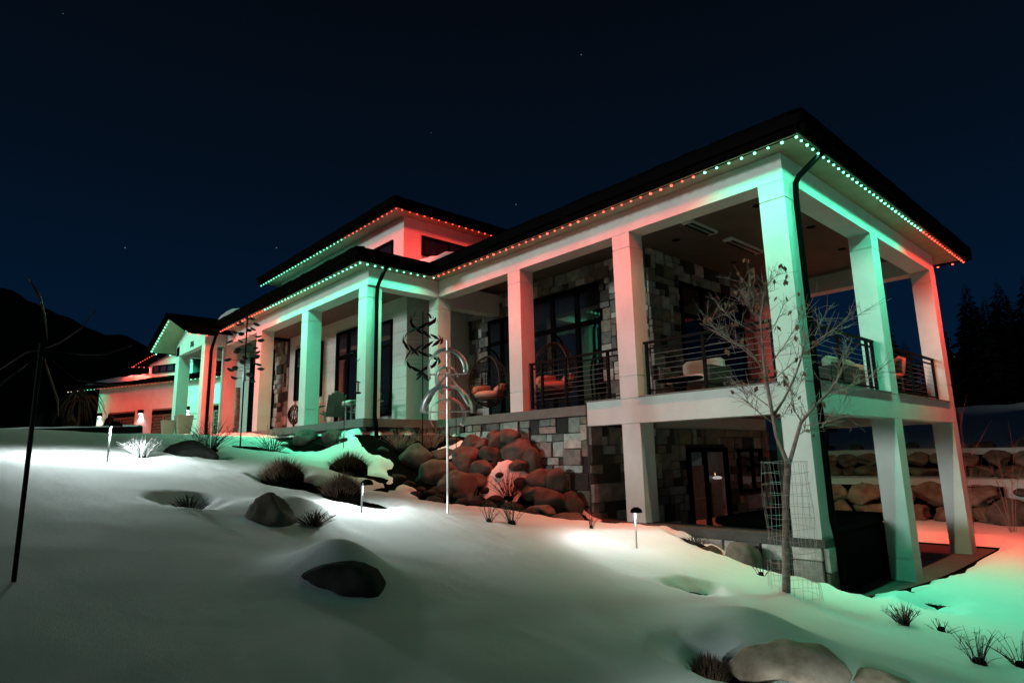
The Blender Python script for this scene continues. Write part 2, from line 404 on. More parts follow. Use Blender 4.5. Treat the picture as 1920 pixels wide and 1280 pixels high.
tag(MB().box(0.14, 8.4, -0.40, 3.86, -3.30, -3.14).build('patio', 'patio'), kind='structure')

# far mountains and hillside
def mountain(name, crest, foot, seed, m='mountain'):
    P = []; n = 160; rows = 14; mb = MB()
    xs_ = [c[0] for c in crest]
    for r in range(rows+1):
        t = r/rows
        for k in range(n+1):
            a = crest[0][0] + (crest[-1][0]-crest[0][0])*k/n
            cz = np.interp(a, xs_, [c[2] for c in crest]); cd = np.interp(a, xs_, [c[1] for c in crest])
            dd = foot + (cd-foot)*t
            z = foot*0.03 + (cz-foot*0.03)*t**1.15
            ang = R(a)
            z += noise.fractal(Vector((a*0.35, t*4, seed)), 1.0, 2.0, 5)*cz*0.035*(0.3+t)
            mb.v.append((CAM.x+math.cos(ang)*dd, CAM.y+math.sin(ang)*dd, z-2))
    for r in range(rows):
        for k in range(n):
            i = r*(n+1)+k; mb.f.append((i, i+1, i+n+2, i+n+1))
    top = rows*(n+1); b0 = len(mb.v)                  # back slope
    for k in range(n+1):
        x, y, z = mb.v[top+k]; dx, dy = x-CAM.x, y-CAM.y; mb.v.append((CAM.x+dx*1.5, CAM.y+dy*1.5, -20))
    for k in range(n): mb.f.append((top+k, top+k+1, b0+k+1, b0+k))
    return tag(mb.build(name, m, smooth=True), kind='structure')
mountain('mountain', [(60, 3300, 250), (68, 3300, 330), (74, 3350, 470), (78.6, 3420, 575), (80.3, 3450, 618), (81.7, 3500, 612), (83.5, 3590, 690), (87.2, 3730, 815), (89.3, 3810, 868), (94, 3900, 1000), (108, 4000, 900), (140, 4000, 500)], 260, 3)
mountain('hill', [(-70, 400, 14), (-20, 320, 16), (0, 300, 20), (20, 320, 24), (45, 420, 30), (60, 420, 18)], 95, 9)

# unseen rise added west of the drive to keep moonlight off the garage
mb = MB(); n = 40; m_ = 12
for i_ in range(n+1):
    for j_ in range(m_+1):
        y = 46+i_*2.2; t_ = j_/m_; x = -38-t_*45; e_ = math.sin(math.pi*t_)*min(1, i_/5)*min(1, (n-i_)/5)
        mb.v.append((x, y, -0.6+e_*(13+5*nz(x, y, 0.09, 8)+2*nz(x, y, 0.4, 9))))
for i_ in range(n):
    for j_ in range(m_): a_ = i_*(m_+1)+j_; mb.f.append((a_, a_+1, a_+m_+2, a_+m_+1))
tag(mb.build('hill', 'mountain', smooth=True), kind='structure')

# ------------------------------------------------------------------ house
house = tag(empty('house', (0, 0, 0)), 'long white stucco house with stone walls, column porches and dark hip roofs in snow', 'house')
def column(x0, x1, y0, y1, z0, z1, joints, parent=house):
    mb = MB(); zs = [z0]+sorted(joints)+[z1]; g = 0.008
    for a, b in zip(zs[:-1], zs[1:]):
        mb.box(x0, x1, y0, y1, a+(g if a != z0 else 0), b-(g if b != z1 else 0))
    e = 0.012; mb.box(x0+e, x1-e, y0+e, y1-e, z0+0.02, z1-0.02)
    return mb.build('column', 'stucco', parent, recalc=False)
W = 0.38
CY = [0.0, 2.78, 5.64, 8.60]
for y in CY[:2]: column(0, W, y, y+W, 0, 2.95, [0.38, 2.68])
for y in CY[2:]: column(0, W, y, y+W, -0.05, 2.95, [0.36, 2.68])
for x in (3.56, 7.32): column(x, x+W, 0, W, 0, 2.95, [0.38, 2.68])
PY = [8.65, 11.74, 14.98, 18.16]
column(-1.92, -1.54, PY[0], PY[0]+W, -0.05, 2.95, [0.36, 2.68])
for y in PY[1:]: column(-1.92, -1.54, y, y+W, -0.05, 2.95, [0.36, 2.68])
column(-2.60, -2.22, 18.10, 18.48, -0.05, 2.95, [0.36, 2.68])
column(-2.60, -2.22, 21.16, 21.60, -0.05, 2.95, [0.36, 2.68])
# lower columns
column(0, W, 0, W, -2.10, -0.435, [])
column(0, W, 2.78, 2.78+W, -2.06, -0.435, [])
for x in (3.56, 7.32): column(x, x+W, 0, W, -3.14, -0.435, [-2.78])
column(7.32, 7.70, 3.5, 3.88, -3.14, -0.435, [-2.78])
# roof beams
def part(name, m, *e): return box(name, m, house, *e)
part('beam', 'stucco', 0, W, 0, 8.56, 2.955, 3.36)
part('beam', 'stucco', W+0.002, 7.70, 0, W, 2.955, 3.36)
part('beam', 'stucco', 7.32, 7.70, W+0.002, 9.0, 2.955, 3.36)
part('beam', 'stucco', -1.92, W, 8.60, 8.98, 2.955, 3.36)
part('beam', 'stucco', -1.92, -1.54, 8.982, 18.16, 2.955, 3.36)
part('beam', 'stucco', W+0.004, 2.05, 8.62, 8.96, 2.78, 3.34)
part('beam', 'stucco', -2.60, -1.54, 18.162, 18.50, 2.955, 3.36)
part('beam', 'stucco', -2.60, -0.1, 21.18, 21.58, 2.955, 3.30)
# entry gable face (arched underside)
mb = MB(); n = 10; yA, yB = 18.502, 21.60; yc = 20.0
outer = []; inner = []
for k in range(n+1):
    t = k/n; y = yA+(yB-yA)*t
    inner.append((y, 2.955)); outer.append((y, 3.42+0.36*(2.4-abs(y-yc))-0.10))
for k in range(n):
    (ya, za), (yb, zb) = inner[k], inner[k+1]; (_, oa), (_, ob) = outer[k], outer[k+1]
    for xx in (-2.60, -2.40): mb.quad((xx, ya, za), (xx, yb, zb), (xx, yb, ob), (xx, ya, oa))
    mb.quad((-2.6, ya, za), (-2.4, ya, za), (-2.4, yb, zb), (-2.6, yb, zb)); mb.quad((-2.6, ya, oa), (-2.4, ya, oa), (-2.4, yb, ob), (-2.6, yb, ob))
mb.build('gable_wall', 'stucco', house)
# deck fascia, floors, slabs
part('deck_fascia', 'stucco', 0.002, 0.30, 0.002, 3.94, -0.43, -0.004)
part('deck_fascia', 'stucco', 0.302, 7.70, 0.002, 0.30, -0.43, -0.004)
part('deck_fascia', 'stucco', 7.40, 7.70, 0.304, 3.9, -0.43, -0.004)
part('deck_floor', 'concrete', 0.304, 7.398, 0.304, 3.88, -0.16, -0.02)
part('deck_cap', 'concrete', -0.015, 0.40, 0.385, 2.775, -0.002, 0.022)
part('deck_cap', 'concrete', -0.015, 0.40, 3.165, 3.95, -0.002, 0.022)
part('deck_cap', 'concrete', 0.385, 3.555, -0.015, 0.40, -0.002, 0.022)
part('deck_cap', 'concrete', 3.945, 7.315, -0.015, 0.40, -0.002, 0.022)
part('patio_slab', 'concrete', -0.05, 2.1, 3.945, 8.60, -0.23, -0.05)
part('porch_slab', 'concrete', -1.97, 2.1, 8.604, 18.0, -0.235, -0.052)
part('porch_slab', 'concrete', -2.75, 2.1, 18.004, 22.0, -0.235, -0.05)
part('foundation', 'mortar', -1.86, 2.0, 8.70, 18.0, -1.4, -0.24)
part('foundation', 'mortar', 0.075, 2.0, 4.02, 8.69, -3.1, -0.24)
# curb and pier
part('curb', 'curb_stone', -0.06, 0.40, 0.46, 3.92, -2.20, -2.07)
part('curb_wall', 'mortar', 0.0, 0.34, 0.46, 3.90, -3.2, -2.21)
part('pier_cap', 'curb_stone', -0.045, 0.43, -0.045, 0.44, -2.20, -2.105)
part('pier_core', 'mortar', 0.005, 0.36, 0.005, 0.42, -3.3, -2.21)
# ceilings and soffits
part('ceiling', 'ceiling_wood', 0.385, 7.315, 0.385, 9.0, 3.41, 3.50)
part('ceiling', 'ceiling_wood', -1.535, 2.2, 8.99, 18.15, 3.31, 3.40)
part('ceiling', 'ceiling_wood', -2.39, 2.2, 18.505, 21.6, 3.31, 3.40)
def soffit(*e): part('soffit', 'soffit', *e)
soffit(-0.46, W, -0.46, 8.18, 3.365, 3.40); soffit(W+.002, 8.62, -0.46, W, 3.365, 3.40); soffit(7.3, 8.62, W+.002, 12, 3.365, 3.402)
soffit(-2.38, -1.50, 8.20, 17.6, 3.365, 3.40); soffit(-1.498, 0.4, 8.20, 9.0, 3.365, 3.403)
# fascia + gutter with K profile: boxes run along the eaves
def eave(x0, y0, x1, y1, nx, ny, z=3.36, h=0.17):
    mb = MB(); a = Vector((x0, y0, 0)); b = Vector((x1, y1, 0)); nrm = Vector((nx, ny, 0))
    prof = [(0.0, -0.045), (0.0, h+0.05), (0.03, h+0.05), (0.03, h*0.35), (0.085, h*0.35+0.01), (0.115, h+0.02), (0.115, h+0.085), (0.10, h+0.085), (0.098, h+0.05), (-0.06, h+0.12), (-0.06, -0.045)]
    prof = [(0.0, -0.045), (0.03, -0.045), (0.03, h*0.35), (0.085, h*0.35+0.01), (0.115, h+0.02), (0.115, h+0.07), (-0.06, h+0.10), (-0.06, 0.045), (0.0, 0.045)]
    i = len(mb.v)
    for p in (a, b):
        for (o, zz) in prof: mb.v.append(tuple(p+nrm*o+Vector((0, 0, z+zz))))
    m = len(prof)
    for k in range(m): mb.f.append((k, (k+1) % m, m+(k+1) % m, m+k))
    mb.f.append(tuple(range(m))); mb.f.append(tuple(range(2*m-1, m-1, -1)))
    return mb.build('gutter', 'bronze', house)
eave(-0.45, -0.565, -0.45, 8.18, -1, 0); eave(-0.565, -0.45, 8.70, -0.45, 0, -1); eave(8.6, -0.565, 8.6, 12, 1, 0)
eave(-2.37, 8.085, -2.37, 17.6, -1, 0); eave(-2.485, 8.20, -0.45, 8.20, 0, -1)
eave(-3.28, 17.60, -2.37, 17.60, 0, -1, z=3.20); eave(-3.28, 22.4, 0, 22.4, 0, 1, z=3.20)
eave(0.05, 10.565, 0.05, 20.95, -1, 0, z=6.05); eave(-0.065, 10.68, 6.0, 10.68, 0, -1, z=6.05)
def hip(name, x0, x1, y0, y1, z, pitch, openy=False, m='roof_shingle', drop=0.12):
    hw = (x1-x0)/2; xm = (x0+x1)/2; zr = z+pitch*hw
    ya = y0+hw; yb = y1 if openy else y1-hw
    if yb < ya: ya = yb = (y0+y1)/2
    v = [(x0,y0,z),(x1,y0,z),(x1,y1,z),(x0,y1,z),(xm,ya,zr),(xm,yb,zr)]
    v += [(a, b, z-drop) for a, b in ((x0,y0),(x1,y0),(x1,y1),(x0,y1))]
    mb = MB(); mb.v = v
    mb.f = [(0,1,4),(1,2,5,4),(2,3,5),(3,0,4,5),(0,6,7,1),(1,7,8,2),(2,8,9,3),(3,9,6,0),(6,9,8,7)]
    return mb.build(name, m, house)
hip('roof', -0.53, 8.68, -0.53, 15, 3.60, 0.30, True)
hip('roof', -2.45, 9.9, 8.12, 24, 3.602, 0.30)
hip('roof', -0.03, 6.2, 10.60, 21.0, 6.28, 0.22)
# shingle butts along the visible roof edge (starter course)
for (a, b, axis, c) in ((-0.5, 8.2, 'y', -0.54), (-0.5, 8.6, 'x', -0.54), (8.15, 17.4, 'y', -2.46), (10.6, 20.9, 'y', -0.04)):
    mb = MB(); t = a; zz = 6.285 if c == -0.04 else 3.606
    while t < b:
        w = 0.22+rnd.random()*0.12; h = 0.012+rnd.random()*0.02
        if axis == 'y': mb.box(c-0.02, c+0.3, t, t+w-0.01, zz, zz+h)
        else: mb.box(t, t+w-0.01, c-0.02, c+0.3, zz, zz+h)
        t += w
    tag(mb.build('shingle_course', 'roof_shingle', house, recalc=False), kind='stuff')
# entry gable roof
mb = MB(); th = 0.16
for sgn, ye in ((1, 17.55), (-1, 22.45)):
    yc = 20.0; ze = 3.36; zc = ze+0.36*2.45
    for (xa, xb) in ((-3.40, 2.5),):
        a = [(xa, ye, ze), (xb, ye, ze), (xb, yc, zc), (xa, yc, zc)]
        b = [(x, y, z-th) for x, y, z in a]
        mb.quad(*a); mb.quad(*b[::-1])
        for k in range(4): mb.quad(a[k], a[(k+1) % 4], b[(k+1) % 4], b[k])
mb.build('entry_roof', 'roof_shingle', house)
mb = MB()
for ye in (17.62, 22.38):
    yc = 20.0; ze = 3.21; zc = ze+0.36*2.38
    a = [(-3.30, ye, ze), (-2.40, ye, ze), (-2.40, yc, zc), (-3.30, yc, zc)]
    mb.quad(*a); mb.quad(*[(x, y, z-0.025) for x, y, z in a])
    for k in range(4):
        p, q = a[k], a[(k+1) % 4]; mb.quad(p, q, (q[0], q[1], q[2]-0.025), (p[0], p[1], p[2]-0.025))
mb.build('entry_soffit', 'soffit', house)
# main building masses (unseen cores)
part('wall_core', 'siding', 0.05, 9.0, 10.05, 23.0, -1.0, 3.30)
part('wall_core', 'siding', 2.16, 7.0, 3.95, 10.04, -0.9, 3.405)
part('wall_core', 'mortar', 0.5, 7.0, 4.0, 9.9, -3.3, -0.91)
part('tower_wall', 'stucco', 0.70, 5.6, 11.30, 20.3, 3.9, 6.24)
part('tower_soffit', 'soffit', 0.08, 6.0, 10.70, 20.9, 6.10, 6.13)
part('return_wall', 'siding', 0.06, 2.1, 10.0, 10.048, -0.05, 3.31)

# windows: frame with panes as sub-parts.  face 'x': plane X=p facing -X (u=Y); 'y': plane Y=p facing -Y (u=X)
def fbox(mb, face, p, d0, d1, u0, u1, v0, v1):
    if face == 'x': mb.box(p-d1, p-d0, u0, u1, v0, v1)
    else: mb.box(u0, u1, p-d1, p-d0, v0, v1)
def window(name, face, p, u0, u1, v0, v1, us=(), vs_=(), fr=0.07, parent=house, pane='glass_dark', mull=0.06, rec=0.0):
    mb = MB(); d0, d1 = -0.02-rec, 0.045-rec
    fbox(mb, face, p, d0, d1, u0, u0+fr, v0, v1); fbox(mb, face, p, d0, d1, u1-fr, u1, v0, v1)
    fbox(mb, face, p, d0, d1, u0+fr+.001, u1-fr-.001, v0, v0+fr); fbox(mb, face, p, d0, d1, u0+fr+.001, u1-fr-.001, v1-fr, v1)
    for u in us: fbox(mb, face, p, d0, d1-0.004, u-mull/2, u+mull/2, v0+fr+.001, v1-fr-.001)
    for v in vs_: fbox(mb, face, p, d0, d1-0.008, u0+fr+.001, u1-fr-.001, v-mull/2, v+mull/2)
    w = mb.build(name, 'bronze', parent, recalc=False)
    ug = [u0+fr]+list(us)+[u1-fr]; vg = [v0+fr]+list(vs_)+[v1-fr]
    for a, b in zip(ug[:-1], ug[1:]):
        for c, d in zip(vg[:-1], vg[1:]):
            mp = MB(); fbox(mp, face, p, d0+0.012, d0+0.022+rnd.random()*0.002, a-0.01, b+0.01, c-0.01, d+0.01); mp.build('pane', pane, w, recalc=False)
    return w
window('sliding_door', 'x', 2.09, 5.12, 7.52, -0.03, 2.94, (5.90, 6.70), (2.05,), 0.08, mull=0.12)
window('sliding_door', 'x', 2.09, 8.05, 9.20, -0.03, 2.70, (8.6,), (2.05,), 0.08, mull=0.09)
window('window', 'y', 3.86, 3.22, 6.05, 0.10, 2.86, (4.15, 5.1), (2.1,), 0.09, mull=0.08)
window('porch_window', 'x', -0.005, 10.68, 11.42, 0.20, 2.78, (), (2.08,), 0.06)
window('porch_door', 'x', -0.005, 12.35, 13.90, -0.03, 2.90, (13.15,), (2.10,), 0.10, mull=0.12)
window('porch_window', 'x', -0.005, 14.85, 16.92, 1.06, 2.82, (15.85,), (), 0.07)
window('entry_door', 'x', -0.005, 18.75, 21.2, -0.03, 3.1, (19.35, 20.5), (2.3,), 0.09, mull=0.10)
window('tower_window', 'y', 11.295, 1.32, 3.35, 5.02, 5.64, (2.33,), (), 0.06, mull=0.05)
window('tower_window', 'x', 0.695, 11.86, 13.6, 4.75, 5.52, (12.7,), (), 0.06, mull=0.05)
window('tower_window', 'x', 0.695, 14.2, 19.4, 4.75, 5.52, (15.9, 17.6), (), 0.06, mull=0.05)
# lower level door, with a wooden cabinet seen through it
ld = window('lower_door', 'y', 3.885, 3.10, 4.75, -3.10, -0.84, (3.80,), (), 0.10, mull=0.12)
window('lower_window', 'y', 3.885, 5.25, 6.45, -1.9, -0.88, (5.95,), (), 0.08, mull=0.07)

# siding boards on the porch wall, each board a piece
wall_porch = empty('porch_wall', (0, 0, 0), parent=house)
def boards(face, p, u0, u1, v0, v1, holes, rh=0.302, parent=wall_porch, m='siding'):
    v = v0
    while v < v1-0.02:
        vt = min(v+rh, v1); cuts = [(u0, u1)]
        for (a, b, c, d) in holes:
            if c < vt and d > v:
                nc = []
                for (s, e) in cuts:
                    if b <= s or a >= e: nc.append((s, e))
                    else:
                        if a > s: nc.append((s, a))
                        if b < e: nc.append((b, e))
                cuts = nc
        for (s, e) in cuts:
            if e-s > 0.03:
                k = max(1, round((e-s)/3.0))
                for q in range(k):
                    mb = MB(); a = s+(e-s)*q/k; b = s+(e-s)*(q+1)/k
                    fbox(mb, face, p, -0.045, 0.0, a+0.002, b-0.002, v+0.003, vt-0.003); mb.build('board', m, parent, recalc=False)
        v += rh
boards('x', 0.0, 10.005, 17.48, -0.05, 3.31, [(10.68, 11.42, .20, 2.78), (12.35, 13.90, -.05, 2.90), (14.85, 16.92, 1.06, 2.82)])
boards('y', 9.998, 0.005, 2.04, -0.05, 3.31, [])

# ashlar stone walls
STONES = []
def ashlar(face, p, u0, u1, v0, v1, holes, unit, seed, parent, depth=0.05):
    r = random.Random(seed)
    nu = max(1, round((u1-u0)/unit)); nv = max(1, round((v1-v0)/unit)); du = (u1-u0)/nu; dv = (v1-v0)/nv
    occ = [[False]*nv for _ in range(nu)]
    for i in range(nu):
        for j in range(nv):
            cu = u0+(i+.5)*du; cv = v0+(j+.5)*dv
            for (a, b, c, d) in holes:
                if a < cu < b and c < cv < d: occ[i][j] = True
    for j in range(nv):
        for i in range(nu):
            if occ[i][j]: continue
            w, h = r.choice([(1,1),(2,1),(2,1),(2,2),(3,1),(3,2),(2,2),(1,2),(3,2)])
            while w > 1 and (i+w > nu or any(occ[i+k][j] for k in range(w))): w -= 1
            while h > 1 and (j+h > nv or any(occ[i+k][j+q] for k in range(w) for q in range(h))): h -= 1
            for k in range(w):
                for q in range(h): occ[i+k][j+q] = True
            STONES.append((face, p, u0+i*du, u0+(i+w)*du, v0+j*dv, v0+(j+h)*dv, r.random()*0.065+0.025, r.random(), parent))
def stonewall(name, core_face, p, u0, u1, v0, v1, holes, unit, seed):
    mb = MB()                                          # mortar bed pieces around the openings
    us = sorted({u0, u1}|{max(u0, min(u1, h[k])) for h in holes for k in (0, 1)}); vss = sorted({v0, v1}|{max(v0, min(v1, h[k])) for h in holes for k in (2, 3)})
    for a, b in zip(us[:-1], us[1:]):
        for c, d in zip(vss[:-1], vss[1:]):
            if not any(h[0] <= a and h[1] >= b and h[2] <= c and h[3] >= d for h in holes): fbox(mb, core_face, p, -0.04, 0.0, a, b, c, d)
    w = mb.build(name, 'mortar', house, recalc=False)
    ashlar(core_face, p, u0, u1, v0, v1, holes, unit, seed, w)
    return w
stonewall('stone_wall', 'x', 2.10, 3.90, 9.98, -0.05, 3.40, [(5.12, 7.52, -.1, 2.94), (8.05, 9.20, -.1, 2.70)], 0.14, 11)
stonewall('stone_wall', 'y', 3.90, 2.06, 6.75, -0.02, 3.40, [(3.22, 6.05, 0.10, 2.86)], 0.14, 12)
stonewall('stone_wall', 'y', 3.93, 0.0, 6.9, -3.14, -0.44, [(3.10, 4.75, -3.2, -.84), (5.25, 6.45, -1.9, -.88)], 0.17, 13)
stonewall('stone_wall', 'x', 0.05, 3.95, 8.5, -2.45, -0.24, [], 0.15, 14)
stonewall('stone_wall', 'x', 0.03, 17.5, 18.72, -0.05, 3.30, [], 0.165, 15)
stonewall('stone_pier', 'x', 0.0, 0.0, 0.40, -3.05, -2.205, [], 0.17, 16)
stonewall('stone_pier', 'y', 0.0, 0.0, 0.38, -3.14, -2.205, [], 0.17, 17)
stonewall('stone_curb', 'x', -0.01, 0.46, 2.7, -2.62, -2.205, [], 0.19, 18)
def score(s):
    f, p, u0, u1, v0, v1, d, q, par = s
    c = Vector((p, (u0+u1)/2, (v0+v1)/2)) if f == 'x' else Vector(((u0+u1)/2, p, (v0+v1)/2))
    v = c-CAM; nn = Vector((-1, 0, 0)) if f == 'x' else Vector((0, -1, 0))
    return (u1-u0)*(v1-v0)/v.length_squared*max(0.05, -(v.normalized().dot(nn)))
STONES.sort(key=score, reverse=True)
def pick_stone(q): return 'stone_light' if q < 0.33 else 'stone_mid' if q < 0.66 else 'stone_tan' if q < 0.84 else 'stone_dark'
rest = {}
for k, s in enumerate(STONES):
    f, p, u0, u1, v0, v1, d, q, par = s
    g = 0.008
    if k < 290:
        cu, cv = (u0+u1)/2, (v0+v1)/2
        mb = MB()
        hw, hh = (u1-u0)/2-g, (v1-v0)/2-g
        mb.cbox(-hw, hw, -d, 0.03, -hh, hh, 0.008) if f == 'y' else mb.cbox(-d, 0.03, -hw, hw, -hh, hh, 0.008)
        rr = random.Random(k)
        mb.v = [(x+rr.uniform(-.008, .008), y+rr.uniform(-.008, .008), z+rr.uniform(-.007, .007)) for x, y, z in mb.v]
        o = link('stone', mb.mesh('stone', pick_stone(q)), par, (p, cu, cv) if f == 'x' else (cu, p, cv))
    else:
        mb = rest.setdefault((par.name, pick_stone(q)), MB())
        if f == 'y': mb.cbox(u0+g, u1-g, p-d, p+0.03, v0+g, v1-g, 0.008)
        else: mb.cbox(p-d, p+0.03, u0+g, u1-g, v0+g, v1-g, 0.008)
for (pn, mm), mb in rest.items():
    tag(mb.build('stone_infill', mm, bpy.data.objects[pn], recalc=False), kind='stuff')

# railing: rails, posts and cables
def railing(face, p, u0, u1, z0=0.0, posts=()):
    r = empty('railing', (0, 0, 0), parent=house)
    def rb(name, *e):
        mb = MB(); fbox(mb, face, p, *e); mb.build(name, 'black_metal', r, recalc=False)
    rb('top_rail', -0.03, 0.03, u0, u1, z0+0.90, z0+0.94)
    rb('mid_rail', -0.018, 0.018, u0+0.04, u1-0.04, z0+0.80, z0+0.825)
    rb('bottom_rail', -0.018, 0.018, u0+0.04, u1-0.04, z0+0.075, z0+0.10)
    for u in (u0+0.05, u1-0.05)+tuple(posts): rb('post', -0.024, 0.024, u-0.024, u+0.024, z0, z0+0.898)
    for k in range(7):
        z = z0+0.17+k*0.09; mb = MB()
        a, b = ((p, u0+0.05, z), (p, u1-0.05, z)) if face == 'x' else ((u0+0.05, p, z), (u1-0.05, p, z))
        mid = tuple((x+y)/2 - (0.004 if i == 2 else 0) for i, (x, y) in enumerate(zip(a, b)))
        mb.tube([a, mid, b], 0.0035, 5); mb.build('cable', 'cable_steel', r)
railing('x', 0.19, 0.42, 2.74, 0.02, (1.6,)); railing('x', 0.19, 3.20, 5.60, 0.0, (3.55, 4.6, 5.25))
railing('y', 0.19, 0.42, 3.52, 0.02, (1.9, 3.2)); railing('y', 0.19, 3.98, 7.28, 0.02, (5.6,))
railing('x', 7.5, 0.42, 3.9, 0.0, (1.6, 2.8))

# downspouts
def downspout(pts, r=0.042):
    mb = MB(); mb.tube(pts, r, 8); mb.build('downspout', 'bronze', house, smooth=True)
downspout([(0.42, -0.52, 3.42), (0.40, -0.50, 3.36), (0.27, -0.12, 3.02), (0.25, -0.075, 2.92), (0.25, -0.06, 2.7), (0.25, -0.06, 0.0), (0.25, -0.06, -1.9), (0.25, -0.10, -2.15), (0.26, -0.11, -3.1)])
downspout([(-1.72, 8.08, 3.42), (-1.72, 8.10, 3.36), (-1.70, 8.50, 3.02), (-1.70, 8.575, 2.92), (-1.70, 8.59, 2.7), (-1.70, 8.59, 0), (-1.70, 8.53, -0.15), (-1.70, 8.5, -0.5)], 0.045)
downspout([(-2.45, 17.5, 3.25), (-2.45, 17.55, 3.15), (-2.42, 17.95, 2.85), (-2.42, 18.03, 2.7), (-2.42, 18.035, 0), (-2.42, 18.0, -0.15)], 0.05)
# ceiling heaters and recessed cans
for (xa, xb) in ((1.36, 2.36), (2.90, 4.30)):
    h = box('ceiling_heater', 'path_light_white', house, xa, xb, 2.34, 2.54, 3.35, 3.40)
    box('heater_grille', 'bronze', h, xa+0.08, xb-0.08, 2.36, 2.385, 3.335, 3.349); box('heater_grille', 'bronze', h, xa+0.08, xb-0.08, 2.495, 2.52, 3.335, 3.349)
    for k in range(2): box('heater_element', 'steel', h, xa+0.06, xb-0.06, 2.40+k*0.05, 2.425+k*0.05, 3.338, 3.3485)
for (x, y) in ((1.79, 1.23), (3.68, 1.06), (5.64, 1.19), (2.2, 3.2), (4.6, 3.2), (1.1, 5.0), (1.1, 7.2)):
    MB().lathe([(0.001, 3.398), (0.07, 3.398), (0.09, 3.405), (0.09, 3.412)], (x, y, 0), 14).build('recessed_light', 'bronze', house)
# house number on the gable
def number_text(txt, loc, size, m, parent):
    cu = bpy.data.curves.new('number', 'FONT'); cu.body = txt; cu.size = size; cu.extrude = 0.010; cu.offset = -0.006; cu.align_x = 'CENTER'; cu.align_y = 'CENTER'
    tmp = bpy.data.objects.new('number', cu); COL.objects.link(tmp)
    dg = bpy.context.evaluated_depsgraph_get(); me = bpy.data.meshes.new_from_object(tmp.evaluated_get(dg))
    bpy.data.objects.remove(tmp); me.materials.clear(); me.materials.append(MATS[m])
    o = link('house_number', me, parent, loc); o.rotation_euler = (R(90), 0, R(-90)); return o
number_text('706', (-2.615, 19.60, 3.14), 0.30, 'number_metal', house)
# railing of the entry steps
mb = MB(); mb.tube([(-2.3, 22.3, 0), (-2.3, 22.3, 0.95), (-1.2, 22.3, 0.95), (-1.2, 22.3, 0)], 0.02, 6); mb.tube([(-2.3, 22.3, 0.75), (-1.2, 22.3, 0.75)], 0.014, 6); mb.build('step_rail', 'black_metal', house)
# red lit return wall at the far end of the deck, siding boards
boards('y', 3.88, 6.80, 8.5, 0.0, 3.36, [], parent=wall_porch)

# snow lying on the roofs
def roof_snow(name, label, pts, h, seed):
    """pts: ring of points on the roof; a lumpy slab"""
    mb = MB(); c = sum((Vector(p) for p in pts), Vector())/len(pts); rings = 7; n = len(pts); sub = 6
    ring0 = []
    for k in range(n):
        a, b = Vector(pts[k]), Vector(pts[(k+1) % n])
        for q in range(sub): ring0.append(a.lerp(b, q/sub))
    m = len(ring0)
    for r in range(rings):
        t = r/(rings-1)
        for k, p in enumerate(ring0):
            v = p.lerp(c, t*0.98)
            hh = h*math.sin(min(1, t*2.2)*math.pi/2) * (0.75+0.5*noise.noise(Vector((v.x*2, v.y*2, seed)))) if r else -0.02
            v = v+Vector((0, 0, hh))
            if r <= 1: v += Vector((noise.noise(v*3), noise.noise(v*3+Vector((5, 0, 0))), 0))*0.06
            mb.v.append(tuple(v))
    for r in range(rings-1):
        for k in range(m): mb.f.append((r*m+k, r*m+(k+1) % m, (r+1)*m+(k+1) % m, (r+1)*m+k))
    mb.f.append(tuple((rings-1)*m+k for k in range(m)))
    return tag(mb.build(name, 'snow', None, smooth=True), label, 'snow')
def zA(x, y): return 3.60+0.30*min(x+0.53, y+0.53)
def zB(x, y): return 3.602+0.30*min(x+2.45, y-8.12)
roof_snow('roof_snow', 'old snow lying on the dark roof at the foot of the red tower', [(0.5, 10.1, zB(0.5, 10.1)), (0.95, 9.3, zB(.95, 9.3)+.1), (1.6, 8.6, zA(1.6, 8.6)), (2.3, 8.0, zA(2.3, 8.0)+.25), (3.0, 8.0, zA(3, 8)+.3), (2.6, 9.6, zA(2.6, 9.6)), (2.2, 11.2, zA(2.2, 10)+.1), (0.75, 11.2, zB(.75, 11.2))], 0.36, 1)
roof_snow('roof_snow', 'thin snow patch in the roof valley above the entry gable', [(-2.0, 17.35, 3.75), (-1.0, 17.1, 4.05), (-0.4, 17.9, 4.22), (-0.6, 19.0, 4.2), (-1.6, 18.6, 3.9), (-2.3, 18.2, 3.72)], 0.42, 2)

